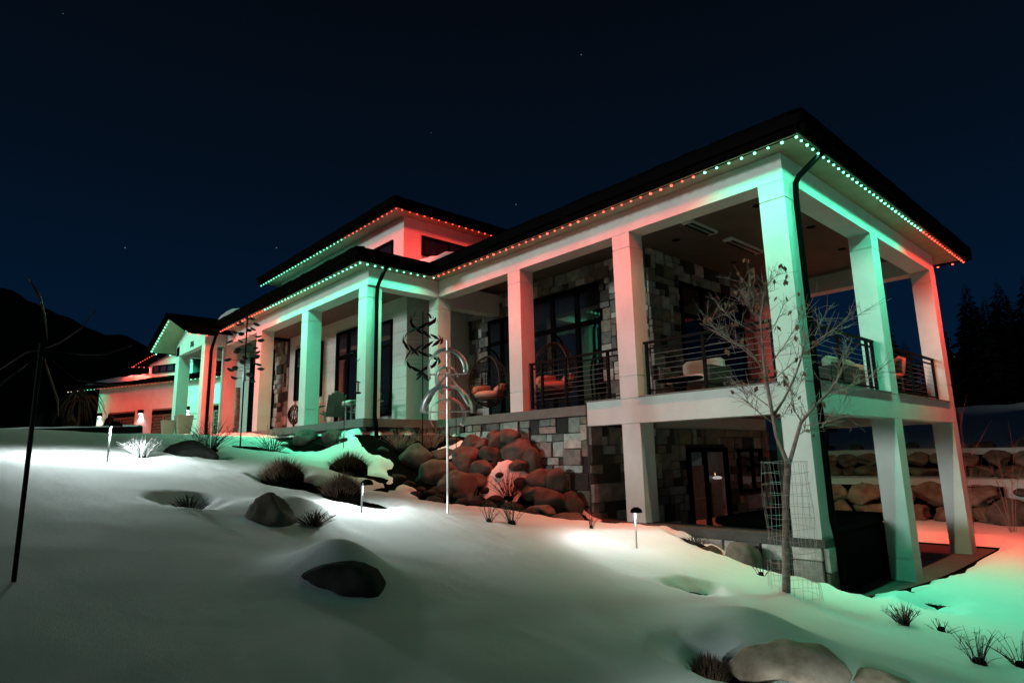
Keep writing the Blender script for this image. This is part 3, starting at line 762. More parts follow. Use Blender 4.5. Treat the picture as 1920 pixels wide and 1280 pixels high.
# ------------------------------------------------------------------ strings of eave lights
def bulb_mesh(m):
    mb = MB(); mb.lathe([(0.001, -0.019), (0.015, -0.016), (0.023, -0.006), (0.025, 0.004), (0.020, 0.014), (0.001, 0.016)], (0, 0, 0), 8); return mb.mesh('bulb', m, True)
BM = {'g': bulb_mesh('led_green'), 'r': bulb_mesh('led_red'), 'w': bulb_mesh('led_white')}
LC = {'g': GREEN, 'r': RED, 'w': WHITE}
LP = {'g': 12.8, 'r': 12.5, 'w': 11.0}
LIGHTS = {}
def beam_profile(l, kind):
    # lens of the lamp: 'down' throws most light straight down plus a wide skirt and a faint stray glow, 'wide' throws it sideways over the ground
    l.use_nodes = True; n = l.node_tree; em = n.nodes['Emission']; tc = n.nodes.new('ShaderNodeTexCoord'); sp = n.nodes.new('ShaderNodeSeparateXYZ')
    def mth(op, a, b):
        q = n.nodes.new('ShaderNodeMath'); q.operation = op
        for k, v in enumerate((a, b)):
            if isinstance(v, (int, float)): q.inputs[k].default_value = v
            else: n.links.new(v, q.inputs[k])
        return q.outputs[0]
    n.links.new(tc.outputs['Normal'], sp.inputs[0]); c = mth('MAXIMUM', mth('MULTIPLY', sp.outputs['Z'], -1.0), 0.0001)
    if kind == 'down':
        mr = n.nodes.new('ShaderNodeMapRange'); mr.interpolation_type = 'SMOOTHSTEP'; mr.inputs['From Min'].default_value = 0.25; mr.inputs['From Max'].default_value = 0.42
        mr.inputs['To Max'].default_value = 0.19 if l.color[0] > 0.5 else 0.38; n.links.new(c, mr.inputs['Value'])
        o = mth('ADD', mth('ADD', mth('MULTIPLY', mth('POWER', c, 9.0), 4.9), mr.outputs[0]), 0.005)
    else: o = mth('MINIMUM', mth('MULTIPLY', mth('POWER', c, -2.6), 0.22), 4.0)
    n.links.new(o, em.inputs['Strength'])
def led_light(c, k=1.0):
    key = (c, k)
    if key not in LIGHTS:
        l = bpy.data.lights.new('bulb_light', 'POINT'); l.energy = LP[c]*k; l.color = LC[c]; l.shadow_soft_size = 0.02
        beam_profile(l, 'down')
        LIGHTS[key] = l
    return LIGHTS[key]
def light_string(label, runs, power=1.0, scale=1.0, parent=None):
    """runs: list of (p0, p1, spacing, colour function of distance along the run)"""
    p0 = Vector(runs[0][0])
    root = empty('light_string', p0, parent=parent); tag(root, label, 'string lights', 'strings of eave lights')
    tr = MB()
    for (a, b, sp, cf) in runs:
        a, b = Vector(a)-p0, Vector(b)-p0; Ln = (b-a).length; n = max(1, int(round(Ln/sp)))
        tr.tube([a+Vector((0, 0, 0.024)), b+Vector((0, 0, 0.024))], 0.010, 4)
        for k in range(n+1):
            p = a.lerp(b, k/n); c = cf(Ln*k/n)
            o = link('bulb', BM[c], root, p); o.scale = (scale*rnd.uniform(.85, 1.18),)*3
            lo = bpy.data.objects.new('bulb_light', led_light(c, power)); COL.objects.link(lo); lo.parent = root; lo.location = p-Vector((0, 0, 0.03*scale))
    tr.build('track', 'bronze', root)
    return root
Z = 3.285
light_string('green then red light string under the front eave of the open deck wing', [((-0.41, -0.41, Z), (-0.41, 8.2, Z), 0.2, lambda d: 'g' if d < 1.6 else 'w' if d > 8.55 else 'r')], 1.0, 0.85)
light_string('long green light string under the right side eave of the deck wing', [((-0.25, -0.41, Z), (5.26, -0.41, Z), 0.19, lambda d: 'g')], 1.0, 0.85)
light_string('red light string at the far end of the right side eave', [((5.45, -0.41, Z), (8.56, -0.41, Z), 0.19, lambda d: 'r')], 1.7, 0.85)
light_string('green light string wrapping the near corner of the front porch eave', [((-0.65, 8.24, Z), (-2.15, 8.24, Z), 0.19, lambda d: 'g'), ((-2.33, 8.24, Z), (-2.33, 13.7, Z), 0.2, lambda d: 'g')], 1.0, 0.85)
light_string('red light string along the far half of the front porch eave', [((-2.33, 13.9, Z), (-2.33, 17.5, Z), 0.2, lambda d: 'r')], 1.9, 0.85)
light_string('green light string along the gable rake above the house number', [((-3.27, 20.0, 4.03), (-3.27, 22.3, 3.20), 0.2, lambda d: 'g'), ((-3.27, 19.8, 3.96), (-3.27, 17.85, 3.26), 0.2, lambda d: 'g'), ((-3.1, 22.36, 3.13), (-1.2, 22.36, 3.13), 0.45, lambda d: 'g')])
light_string('three red lights under the short right eave of the entry gable', [((-3.2, 17.64, 3.13), (-2.45, 17.64, 3.13), 0.25, lambda d: 'r')], 3.6)
light_string('red and green light string under the front eave of the tower', [((0.10, 10.75, 6.0), (0.10, 20.85, 6.0), 0.25, lambda d: 'r' if d < 3.1 else 'g')], 1.9, 0.85)
light_string('red light string under the right eave of the tower', [((0.28, 10.73, 6.0), (4.6, 10.73, 6.0), 0.25, lambda d: 'r')], 1.9, 0.85)
light_string('red and green light string under the rear eave of the deck', [((8.55, -0.2, Z), (8.55, 6.0, Z), 0.3, lambda d: 'r' if d < 4.0 else 'g')], 2.2)

# ------------------------------------------------------------------ path lights on the slope
def path_light(x, y, rz, h, label, power):
    z = hz(x, y)
    t = tag(empty('path_light', (x, y, z), rz), label, 'path light', 'path lights in the snow')
    mb = MB(); mb.tube([(0, 0, -0.15), (0, 0, h-0.06), (-0.015, 0, h-0.015), (-0.05, 0, h)], 0.011, 8); mb.build('stem', 'path_light_white', t, smooth=True)
    hd = MB(); hd.lathe([(0.001, 0.040), (0.03, 0.036), (0.062, 0.016), (0.074, -0.004), (0.078, -0.03), (0.073, -0.03), (0.069, -0.006), (0.05, 0.014), (0.001, 0.022)], (-0.085, 0, h-0.005), 18); hd.build('head', 'bronze', t, smooth=True)
    MB().lathe([(0.001, -0.022), (0.03, -0.022), (0.034, -0.012), (0.03, 0.004), (0.001, 0.006)], (-0.085, 0, h-0.005), 12).build('lens', 'lamp_glow', t, smooth=True)
    l = bpy.data.lights.new('path_lamp', 'SPOT'); l.energy = power; l.color = (0.86, 1.0, 0.97); l.spot_size = R(173); l.spot_blend = 0.3; l.shadow_soft_size = 0.07; beam_profile(l, 'wide')
    lo = bpy.data.objects.new('path_lamp', l); COL.objects.link(lo); lo.parent = t; lo.location = (-0.085, 0, h-0.036)
    return t
path_light(-1.78, 1.65, R(50), 0.50, 'white stemmed path light standing in front of the curb and lower columns', 32)
path_light(-4.85, 3.36, R(200), 0.36, 'short path light glowing in snow left of the silver spinner', 52)
path_light(-7.08, 5.87, R(120), 0.48, 'distant path light in the brightest snow at the left', 105)
path_light(-5.65, -2.35, R(90), 0.45, 'path light by the tan boulder at the bottom of the slope', 48)

# ------------------------------------------------------------------ detached garage wing at the far left
GA = tag(empty('garage', (-0.1596, 52.5291, 0.7), R(-67)), 'far garage with red lit wall, panelled doors and an upper gable', 'garage')
gz = -0.7
def gb(name, m, *e, parent=GA): return box(name, m, parent, e[0], e[1], e[2], e[3], e[4]+gz, e[5]+gz)
gb('wall', 'stucco', -0.2, 14.5, 0.0, 8.0, 0.4, 4.85)
gb('soffit', 'soffit', -2.9, 14.8, -0.75, 0.0, 4.86, 4.90)
gb('fascia', 'bronze', -3.0, 14.9, -0.85, -0.76, 4.76, 5.02)
mb = MB()
for (y0, z0, y1, z1) in ((-0.86, 5.03, 5.0, 6.6),):
    mb.quad((-3.0, y0, z0+gz), (15, y0, z0+gz), (15, y1, z1+gz), (-0.5, y1, z1+gz)); mb.quad((-3.0, y0, z0+gz), (-0.5, y1, z1+gz), (-0.5, 8.5, 5.0+gz), (-3, 8.5, 5.0+gz))
mb.build('lower_roof', 'roof_shingle', GA)
# upper gable block
mb = MB(); yw = 0.75
pts = [(4.3, 5.0), (9.0, 5.0), (9.0, 6.45), (6.6, 7.15), (4.3, 6.45)]
f = [(x, yw, z+gz) for x, z in pts]; bk = [(x, yw+4, z+gz) for x, z in pts]
mb.v = f+bk; mb.f = [(0, 1, 2, 3, 4), (9, 8, 7, 6, 5)]+[(k, (k+1) % 5, 5+(k+1) % 5, 5+k) for k in range(5)]
mb.build('upper_wall', 'stucco', GA)
mb = MB()
for sx in (-1, 1):
    xe = 6.6+sx*3.25; a = [(xe, -0.1, 6.32+gz), (6.6, -0.1, 7.33+gz), (6.6, 5, 7.33+gz), (xe, 5, 6.32+gz)]; b = [(x, y, z+0.16) for x, y, z in a]
    mb.quad(*a); mb.quad(*b[::-1])
    for k in range(4): mb.quad(a[k], a[(k+1) % 4], b[(k+1) % 4], b[k])
mb.build('upper_roof', 'roof_shingle', GA)
def gwindow(x0, x1, z0, z1, n, y, name='window', pane='glass_blue'):
    mb = MB(); w = (x1-x0)/n
    mb.box(x0, x1, y-0.06, y, z0+gz, z0+0.07+gz); mb.box(x0, x1, y-0.06, y, z1-0.07+gz, z1+gz)
    for k in range(n+1): mb.box(x0+k*w-0.05, x0+k*w+0.05, y-0.064, y, z0+gz, z1+gz)
    o = mb.build(name, 'bronze', GA, recalc=False)
    for k in range(n): gb('pane', pane, x0+k*w+.05, x0+(k+1)*w-.05, y-0.02, y-0.005, z0+.07, z1-.07, parent=o)
gwindow(4.75, 7.8, 5.75, 6.32, 4, 0.75)
def gdoor(x0, x1, z1, z0=0.75):
    d = gb('garage_door', 'garage_door', x0, x1, -0.01, 0.03, z0, z1)
    gb('door_head', 'bronze', x0, x1, -0.03, -0.011, z1-0.42, z1-0.12, parent=d)
    n = 4; h = (z1-0.5-z0)/n; w = (x1-x0)/2
    for k in range(n):
        for q in range(2):
            for (a, b, c, e) in ((0.12, w-0.12, 0.08, 0.12), (0.12, w-0.12, h-0.12, h-0.08), (0.12, 0.16, 0.12, h-0.12), (w-0.16, w-0.12, 0.12, h-0.12)):
                gb('door_trim', 'bronze', x0+q*w+a, x0+q*w+b, -0.035, -0.011, z0+k*h+c, z0+k*h+e, parent=d)
gdoor(1.15, 4.2, 2.95); gdoor(6.1, 8.6, 2.98); gdoor(11.2, 13.6, 3.02)
for x in (0.2, 4.92, 9.75):
    w = gb('wall_lamp', 'bronze', x-0.22, x+0.22, -0.16, -0.002, 2.72, 2.98)
    gb('lamp_lens', 'lamp_glow', x-0.15, x+0.15, -0.13, -0.03, 2.70, 2.718, parent=w)
    l = bpy.data.lights.new('wall_lamp_light', 'SPOT'); l.energy = 60; l.spot_size = R(110); l.spot_blend = 0.5; l.color = (1, 0.97, 0.9); l.shadow_soft_size = 0.05
    lo = bpy.data.objects.new('wall_lamp_light', l); COL.objects.link(lo); lo.parent = GA; lo.location = (x, -0.16, 2.66+gz)
def gw(x, y, z):
    a = R(-67); return (GA.location.x+x*math.cos(a)-y*math.sin(a), GA.location.y+x*math.sin(a)+y*math.cos(a), z)
light_string('pale and red light string along the garage eave', [(gw(-2.9, -0.72, 4.72), gw(9.2, -0.72, 4.72), 0.4, lambda d: 'w' if d < 1.5 else 'g' if d < 3.3 else 'r')], 2.0, 1.0)
light_string('green light string on the garage eave behind the entry columns', [(gw(9.6, -0.72, 4.72), gw(14.5, -0.72, 4.72), 0.4, lambda d: 'g')], 4.0, 1.5)
light_string('red light string on the left rake of the garage gable', [(gw(3.4, -0.02, 6.25), gw(6.5, -0.02, 7.2), 0.25, lambda d: 'r'), (gw(3.45, 0.1, 6.25), gw(4.3, 0.7, 6.25), 0.3, lambda d: 'r')], 1.8, 1.1)
light_string('green light string on the right rake of the garage gable', [(gw(6.8, -0.02, 7.2), gw(9.8, -0.02, 6.25), 0.3, lambda d: 'g')], 4.0, 1.4)
roof_snow('roof_snow', 'red lit snow on the lower garage roof', [gw(-1.5, -0.4, 5.2), gw(4.6, -0.6, 5.12), gw(5.2, 0.4, 5.42), gw(4.2, 0.75, 5.5), gw(4.0, 1.6, 5.72), gw(0.0, 1.2, 5.6)], 0.35, 5)

# ------------------------------------------------------------------ boulders
def rock_mesh(seed, dims, m, rough=0.16, facet=0.25):
    bm = bmesh.new(); bmesh.ops.create_icosphere(bm, subdivisions=4, radius=1.0)
    r = random.Random(seed); off = Vector((r.uniform(-50, 50), r.uniform(-50, 50), r.uniform(-50, 50)))
    cuts = [(Vector((r.gauss(0, 1), r.gauss(0, 1), r.gauss(0, .8))).normalized(), r.uniform(0.62, 0.9)) for _ in range(9)]
    for v in bm.verts:
        d = v.co.normalized(); q = 1.0 + rough*noise.noise(d*1.3+off) + rough*0.5*noise.noise(d*3.1+off) + 0.035*noise.noise(d*8+off)
        for n_, c in cuts:
            e = d.dot(n_)*q - c
            if e > 0: q -= e*facet*2.6/max(0.3, d.dot(n_))
        v.co = Vector((d.x*q*dims[0], d.y*q*dims[1], d.z*q*dims[2]))
    me = bpy.data.meshes.new('boulder'); bm.to_mesh(me); bm.free(); me.materials.append(MATS[m])
    me.polygons.foreach_set('use_smooth', [True]*len(me.polygons)); return me
def boulder(label, loc, dims, seed, m='boulder', rz=0.0, group='boulders piled below the patio', name='boulder', tilt=0.0, **k):
    o = link(name, rock_mesh(seed, dims, m, **k), None, loc); o.rotation_euler = (tilt, tilt*0.5, rz)
    return tag(o, label, 'boulder', group)
VR = R(-42)      # boulders broad side to the open slope
PILE = [
 ((-1.17, 7.65, -1.02), .60, .40, 'large pale boulder at the left end of the rock pile'),
 ((-0.81, 7.35, -0.90), .53, .20, 'long flat boulder just behind the silver spinner pole, upper left of the pile'),
 ((-1.38, 6.65, -1.30), .70, .38, 'largest brown boulder in the left middle of the pile'),
 ((-0.75, 6.48, -0.95), .48, .29, 'rounded boulder right of the spinner pole, second course from top'),
 ((-0.43, 6.78, -0.70), .38, .26, 'upright grey boulder near the top left of the pile'),
 ((-0.36, 6.52, -0.72), .30, .20, 'small red lit boulder tucked behind the upright grey one'),
 ((-0.52, 6.05, -0.96), .44, .28, 'dark red boulder in the centre of the pile, left of the snow patch'),
 ((-0.30, 6.02, -0.78), .42, .38, 'tall dark red boulder leaning at the top centre of the pile'),
 ((-0.22, 5.55, -0.86), .48, .32, 'broad red boulder against the stone wall, upper right of the pile'),
 ((-0.30, 5.75, -0.54), .36, .17, 'bright red flat boulder on top of the pile under the patio edge'),
 ((-0.28, 6.22, -0.52), .22, .13, 'smallest red stone on top of the pile beside a flat one'),
 ((-1.02, 6.34, -1.16), .40, .32, 'blocky grey boulder in the middle of the pile'),
 ((-0.89, 5.93, -1.24), .36, .28, 'brown boulder left of the pink snow patch'),
 ((-1.15, 5.88, -1.42), .56, .22, 'long slanting boulder above the dark foot of the pile'),
 ((-1.50, 5.85, -1.55), .60, .42, 'big dim brown boulder at the foot of the pile, by the spinner pole'),
 ((-0.26, 4.55, -1.50), .34, .40, 'tall tan boulder beside the stone wall, right of the snow patch'),
 ((-0.34, 4.85, -1.42), .46, .26, 'wide tan boulder right of the snow covered one'),
 ((-0.48, 4.80, -1.58), .42, .20, 'flat olive boulder at the right of the pile, half in shadow'),
 ((-0.52, 4.50, -1.78), .48, .30, 'round green tinged boulder low on the right of the pile'),
 ((-0.22, 4.22, -1.84), .32, .30, 'reddish boulder in the corner against the stone wall foot'),
 ((-0.85, 4.40, -1.92), .46, .18, 'flat green tinged boulder at the lower right edge of the pile'),
 ((-0.85, 3.72, -2.06), .46, .22, 'lowest mossy boulder half covered by snow at the right end'),
 ((-0.22, 5.22, -1.05), .26, .34, 'dark red rock leaning on the stone wall right of the broad red one'),
 ((-0.50, 5.32, -1.12), .26, .14, 'small flat red stone above the pink snow patch'),
]
for k, (p, w, h, lab) in enumerate(PILE):
    boulder(lab, p, (w*0.74, w*0.56, h*0.90), 100+k, 'boulder', VR+rnd.uniform(-.5, .5), tilt=rnd.uniform(-.3, .3), rough=0.2, facet=0.32)
rb = MB(); rr_ = random.Random(12)
for k in range(70):
    x = rr_.uniform(-3.0, -0.2); y = rr_.uniform(4.0, 8.2)
    if poly_sd(np.array([x]), np.array([y]), BED)[0] > -0.12: continue
    sz = rr_.uniform(.05, .15); bmx = bmesh.new(); bmesh.ops.create_icosphere(bmx, subdivisions=2, radius=1.0); b0 = len(rb.v); z = hz(x, y); off = Vector((k*3.1, 0, 0))
    for v in bmx.verts:
        q = 1+.3*noise.noise(v.co*1.2+off); rb.v.append((x+v.co.x*sz*1.3*q, y+v.co.y*sz*q, z+v.co.z*sz*.8*q+.02))
    rb.f += [tuple(b0+v.index for v in f_.verts) for f_ in bmx.faces]; bmx.free()
tag(rb.build('rubble', 'boulder_dark', None, smooth=True), 'small dark rubble stones filling the gaps round the boulder pile', 'rubble', kind='stuff')
def sit(x, y, dz=0.0): return (x, y, hz(x, y)+dz)
boulder('dark boulder half buried under a snow cap in the foreground', (-6.43, 0.81, -1.88), (0.36, 0.28, 0.25), 1, 'boulder_dark', R(-46), None, rough=0.10, facet=0.10)
boulder('pointed grey rock with a pale lit side beside a low evergreen', (-6.18, 2.78, -1.52), (0.25, 0.24, 0.30), 22, 'boulder', R(-30), None, tilt=0.15, facet=0.5)
boulder('big pale tan boulder at the bottom right of the snow slope', (-4.16, -1.44, -2.47), (0.47, 0.28, 0.22), 5, 'boulder_tan', R(-58), None, tilt=0.12, facet=0.4)
boulder('second tan boulder touching the big one at the bottom edge', (-3.84, -1.80, -2.56), (0.28, 0.22, 0.16), 6, 'boulder_tan', R(-50), None, facet=0.4)
boulder('mossy round boulder in front of the low curb', (-0.28, 0.95, -2.42), (0.33, 0.28, 0.28), 9, 'boulder', 0.4, None)
boulder('small green lit stone flush with the curb left of the mossy one', (-0.25, 1.5, -2.42), (0.26, 0.2, 0.14), 8, 'boulder', 0.4, None)
boulder('rough dark rock capped with dry grass at left of the twiggy bushes', (-5.75, 7.35, hz(-5.75, 7.35)+0.02), (0.50, 0.32, 0.22), 31, 'boulder_dark', R(-40), None)
boulder('green lit boulder under the porch slab edge, left one', (-2.30, 10.7, -0.45), (0.42, 0.30, 0.26), 41, 'boulder', 1.4, 'boulders under the porch slab')
boulder('green lit boulder under the porch slab edge, right one', (-2.20, 9.55, -0.48), (0.36, 0.26, 0.24), 42, 'boulder', 1.4, 'boulders under the porch slab')

# rear retaining walls, stone by stone
def retaining(label, X, y0, y1, z0, z1, rows, seed, skip=()):
    t = tag(empty('retaining_wall', (X, y0, z0)), label, 'retaining wall', 'terraced retaining walls')
    MB().box(0.30, 0.72, 0, y1-y0, 0, z1-z0-0.06).build('backfill', 'soil', t, recalc=False)
    r = random.Random(seed); h = (z1-z0)/rows
    for q in range(rows):
        y = -r.random()*0.4
        while y < y1-y0:
            w = r.uniform(0.45, 1.15); hh = h*r.uniform(0.85, 1.12)
            o = link('stone', rock_mesh(seed*100+int(y*37)+q, (0.34, w/2*1.16, hh/2*1.2), 'terrace_rock', rough=0.12, facet=0.75), t, (0.22+r.uniform(-.08, .05), y+w/2, q*h+h/2))
            y += w
    return t
retaining('lower terrace wall of big rough blocks beyond the patio', 12.40, 0.3, 7.0, -3.12, -2.0, 2, 3)
retaining('upper terrace wall of flat rough blocks behind the lower one', 14.60, -1.2, 8.5, -1.95, -1.14, 2, 4)
for k, (p, w, h, lab) in enumerate([((12.3, 0.1, -2.75), .55, .42, 'big red lit boulder closing the right end of the lower terrace wall'), ((12.2, -0.75, -2.85), .3, .25, 'small red boulder right of the big one on the snowy bank'),
    ((13.2, -0.6, -1.95), .35, .14, 'flat dark stone lying in the snow of the right bank'), ((13.6, 0.3, -1.92), .3, .13, 'flat stone in the snow near the far column'), ((13.0, -0.1, -2.2), .22, .12, 'small dark stone midway down the snowy bank')]):
    boulder(lab, p, (w*.7, w, h), 200+k, 'boulder', 0, 'stones on the rear snow bank')
for k, (x, y, w) in enumerate([(17.5, 3.6, .3), (17.8, 1.55, .42), (18.2, 0.55, .35), (18.0, -0.45, .45), (17.5, 5.5, .3)]):
    boulder(['small stone on the upper terrace left of the far column', 'stone with snow top just right of the far column top terrace', 'pale stone ringed by snow on the upper terrace', 'dark stone at the far right of the upper terrace', 'stone on the upper terrace behind the second column'][k], (x, y, hz(x, y)+0.06), (w*.7, w, .2), 300+k, 'boulder', 0, 'stones on the upper terrace')

# ------------------------------------------------------------------ plants
def stems(mb, r, n, rad, h, spread, base=0.05, sub=2, curve=0.25, th=0.005):
    for _ in range(n):
        a = r.uniform(0, 2*math.pi); s = r.random()**0.6*spread; L = h*r.uniform(0.6, 1.05)
        p0 = Vector((math.cos(a)*rad*base*r.random()*3, math.sin(a)*rad*base*r.random()*3, -0.06))
        p2 = Vector((math.cos(a)*rad*s, math.sin(a)*rad*s, L*(1-0.45*s*s)))
        p1 = p0.lerp(p2, 0.5)+Vector((-math.cos(a)*rad*curve*s, -math.sin(a)*rad*curve*s, L*0.12))
        pts = bz(p0, p1, p2, 5); mb.tube(pts, [th*(1-0.75*k/5) for k in range(6)], 3, cap=False)
        for _ in range(sub):
            t = r.randint(2, 4); q = pts[t]; d = Vector((r.gauss(0, 1), r.gauss(0, 1), abs(r.gauss(0, 1))+0.3)).normalized()*L*r.uniform(.12, .3)
            mb.tube([q, q+d*0.5+Vector((0, 0, .01)), q+d], [th*.5, th*.4, th*.2], 3, cap=False)
def shrub(label, x, y, rad, h, n, m='twig_dark', seed=0, z=None, spread=1.0, sub=2, name='shrub', th=0.005, group=None):
    r = random.Random(seed+500); mb = MB(); stems(mb, r, n, rad, h, spread, sub=sub, th=th)
    t = tag(empty(name, (x, y, hz(x, y) if z is None else z)), label, 'shrub', group)
    mb.build('stems', m, t); 
    if name == 'sapling': return t
    cm = MB(); cm.lathe([(0.001, 0.05), (rad*.14, 0.045), (rad*.2, 0.0), (rad*.16, -0.08)], (0, 0, 0), 8); cm.build('crown_base', 'soil', t)
    return t
def grass(label, x, y, rad, h, n, seed, m='grass_dry', z=None, group='mounded dry grasses in the snow'):
    r = random.Random(seed+900); mb = MB()
    for _ in range(n):
        a = r.uniform(0, 2*math.pi); s = math.sqrt(r.random()); L = h*(1.08-0.5*s*s)*r.uniform(.8, 1.1)
        p0 = Vector((math.cos(a)*rad*s*.5, math.sin(a)*rad*s*.5, -0.04)); p2 = Vector((math.cos(a+r.uniform(-.3, .3))*rad*s*1.05, math.sin(a)*rad*s*1.05, L*.92)); p1 = p0.lerp(p2, .6)+Vector((0, 0, L*.35))
        w = Vector((-math.sin(a), math.cos(a), 0))*0.0045
        pts = bz(p0, p1, p2, 3)
        for k in range(3):
            ww = w*(1-k/3.2); w2 = w*(1-(k+1)/3.2)
            mb.quad(pts[k]-ww, pts[k]+ww, pts[k+1]+w2, pts[k+1]-w2)
    t = tag(empty('grass_clump', (x, y, hz(x, y) if z is None else z)), label, 'grass clump', group)
    mb.build('blades', m, t, recalc=False)
    cm = MB(); cm.lathe([(0.001, h*.72), (rad*.45, h*.62), (rad*.72, h*.36), (rad*.72, 0.0), (rad*.6, -0.1)], (0, 0, 0), 12); cm.build('thatch', 'soil', t, smooth=True)
    return t
grass('brown mounded grass clump left of the other two in the snow', -4.85, 5.75, .42, .42, 1500, 1)
grass('brown mounded grass clump farthest back, near the bed edge', -3.05, 7.15, .48, .44, 1500, 2)
grass('brown mounded grass clump directly behind the short path light', -4.42, 4.72, .38, .40, 1500, 3)
grass('dry grass tuft poking out of the snow at the bottom edge', -4.75, -1.12, .16, .20, 700, 4)
shrub('frosted white twiggy shrub at the left of the brightest snow', -6.56, 6.54, .34, .36, 70, 'frosted', 1, sub=3, th=.006)
shrub('dark bare shrub rising behind the rough rock left of the bird spinner pole', -5.20, 8.1, .75, .62, 80, 'twig_dark', 2)
shrub('dark bare shrub right of the cup spinner pole in front of the porch', -3.55, 9.55, .80, .60, 80, 'twig_dark', 3)
shrub('low dense dark shrub in front of the porch slab', -2.55, 8.75, .50, .26, 90, 'twig_dark', 4)
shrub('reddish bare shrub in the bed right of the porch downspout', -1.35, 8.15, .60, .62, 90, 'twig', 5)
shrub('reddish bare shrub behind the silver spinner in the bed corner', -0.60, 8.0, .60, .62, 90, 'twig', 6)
shrub('wiry bare shrub growing through the pink snow on the rock pile', -0.92, 5.12, .55, .58, 80, 'twig_dark', 7)
shrub('small bare twigs in bright snow right of the silver spinner base, larger clump', -2.85, 2.90, .30, .38, 26, 'twig_dark', 8)
shrub('small bare twigs in bright snow right of the silver spinner base, smaller clump', -3.15, 3.02, .20, .30, 14, 'twig_dark', 9)
shrub('tiny dark twigs on the bank below the lowest boulder', -1.55, 2.62, .14, .24, 12, 'twig_dark', 10)
shrub('small dark evergreen tuft against the curb', -0.52, 1.55, .28, .22, 60, 'twig_dark', 11)
shrub('sparse stalks by the wire cage foot', -1.05, 0.35, .2, .22, 12, 'twig_dark', 12)
shrub('dark grassy tuft on the lower bank right of the caged tree', -1.22, -1.22, .22, .24, 60, 'twig_dark', 13)
shrub('short stalks beside the grassy tuft on the lower bank', -1.0, -1.48, .2, .14, 14, 'twig_dark', 14)
shrub('tall bare stalks at the lower right corner of the snow', -1.95, -1.98, .30, .36, 22, 'twig_dark', 15)
shrub('bare stalks at the right edge of the lower corner', -1.6, -2.2, .26, .30, 16, 'twig_dark', 16)
shrub('dark low plant poking from a snow hollow at left', -6.78, 3.30, .22, .20, 80, 'twig_dark', 17)
shrub('green prickly groundcover beside the pointed grey rock', -5.80, 2.60, .24, .18, 120, 'grass_dry', 18)
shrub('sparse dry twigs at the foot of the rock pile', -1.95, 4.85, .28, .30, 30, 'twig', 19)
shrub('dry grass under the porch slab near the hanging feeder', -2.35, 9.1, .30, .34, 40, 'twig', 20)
shrub('dry tuft in a melted hole of the lower right lawn, upper one', 1.0, -0.9, .2, .06, 60, 'grass_dry', 21, z=-2.98)
shrub('dry tuft in a melted hole of the lower right lawn, lower one', 0.55, -1.02, .2, .06, 60, 'grass_dry', 22, z=-2.98)
for k, (x, y, h) in enumerate([(10.2, 0.6, 2.6), (10.8, -0.1, 2.2)]):
    shrub(['tall bare sapling behind the far deck column', 'shorter bare sapling right of the far deck column'][k], x, y, .7, h+0.7, 8, 'twig', 30+k, sub=3, th=.008, name='sapling')

# ornamental tree with a few dry leaves, in a wire cage
TB = Vector((-1.55, -0.18, hz(-1.55, -0.18)-0.05)); PX = 165.0
fh = Vector((fw.x, fw.y, 0)).normalized()
def tp(px, py, dep=0.0): return rt*((px-1475+0.105*(1120-py))/PX) + Vector((0, 0, (1120-py)/PX)) + fh*dep
tree = tag(empty('ornamental_tree', TB), 'young bare tree with a few dry leaves in front of the corner column', 'tree')
tm = MB(); r = random.Random(77)
tm.tube([tp(1475, 1130), tp(1474, 1040), tp(1473, 960), tp(1476, 905), tp(1478, 872)], [.046, .040, .037, .038, .036], 12)
tm.build('trunk', 'bark', tree, smooth=True)
BR = [([(1478,885),(1455,831),(1446,790),(1438,750),(1430,712),(1425,675),(1421,634),(1418,603),(1422,562),(1428,547)], .036, -.1),
 ([(1479,885),(1496,831),(1505,806),(1530,778),(1561,750),(1577,731),(1592,706),(1608,662)], .034, .15),
 ([(1449,792),(1474,759),(1499,716),(1517,675),(1530,637),(1527,581)], .024, .3),
 ([(1427,700),(1405,675),(1386,662),(1349,644),(1314,622),(1292,608)], .015, -.35), ([(1424,690),(1383,650),(1355,631),(1330,597)], .012, .2),
 ([(1418,605),(1389,572),(1367,534)], .010, -.3), ([(1421,634),(1374,594),(1355,562)], .010, .3), ([(1431,705),(1455,662),(1492,584)], .012, -.4),
 ([(1421,650),(1458,615),(1495,550)], .011, .3), ([(1426,553),(1439,528),(1464,503)], .009, .1), ([(1446,803),(1420,790),(1402,781),(1380,765),(1374,753)], .010, -.4),
 ([(1439,772),(1405,737),(1383,719)], .010, .3), ([(1507,812),(1545,806),(1577,790)], .009, -.3), ([(1498,828),(1517,822),(1567,812)], .008, .2),
 ([(1555,757),(1592,737),(1624,722),(1636,712)], .011, -.2), ([(1530,637),(1555,603),(1574,590)], .009, .3), ([(1524,653),(1561,625),(1608,597)], .010, -.3),
 ([(1505,806),(1499,781),(1505,747),(1492,694)], .011, .4), ([(1570,738),(1586,694),(1620,644)], .011, .2), ([(1434,735),(1470,700),(1500,672),(1540,640)], .010, -.3), ([(1450,800),(1480,790),(1520,740),(1545,700)], .010, .5),
 ([(1417,600),(1400,560),(1415,520)], .008, .2), ([(1560,750),(1600,745),(1622,752)], .008, .3)]
bm_ = MB(); tw = MB(); lf = MB()
def leaf(p, s):
    d = Vector((r.gauss(0, .5), r.gauss(0, .5), -1)).normalized(); w = d.cross(Vector((r.gauss(0, 1), r.gauss(0, 1), .2))).normalized()*s*.28; n_ = d.cross(w)*0.5
    a, b, c = p, p+d*s*.5, p+d*s
    lf.quad(a, b-w+n_*.3, c, b+w*.2); lf.quad(a, b+w*.2, c, b+w+n_*.3)
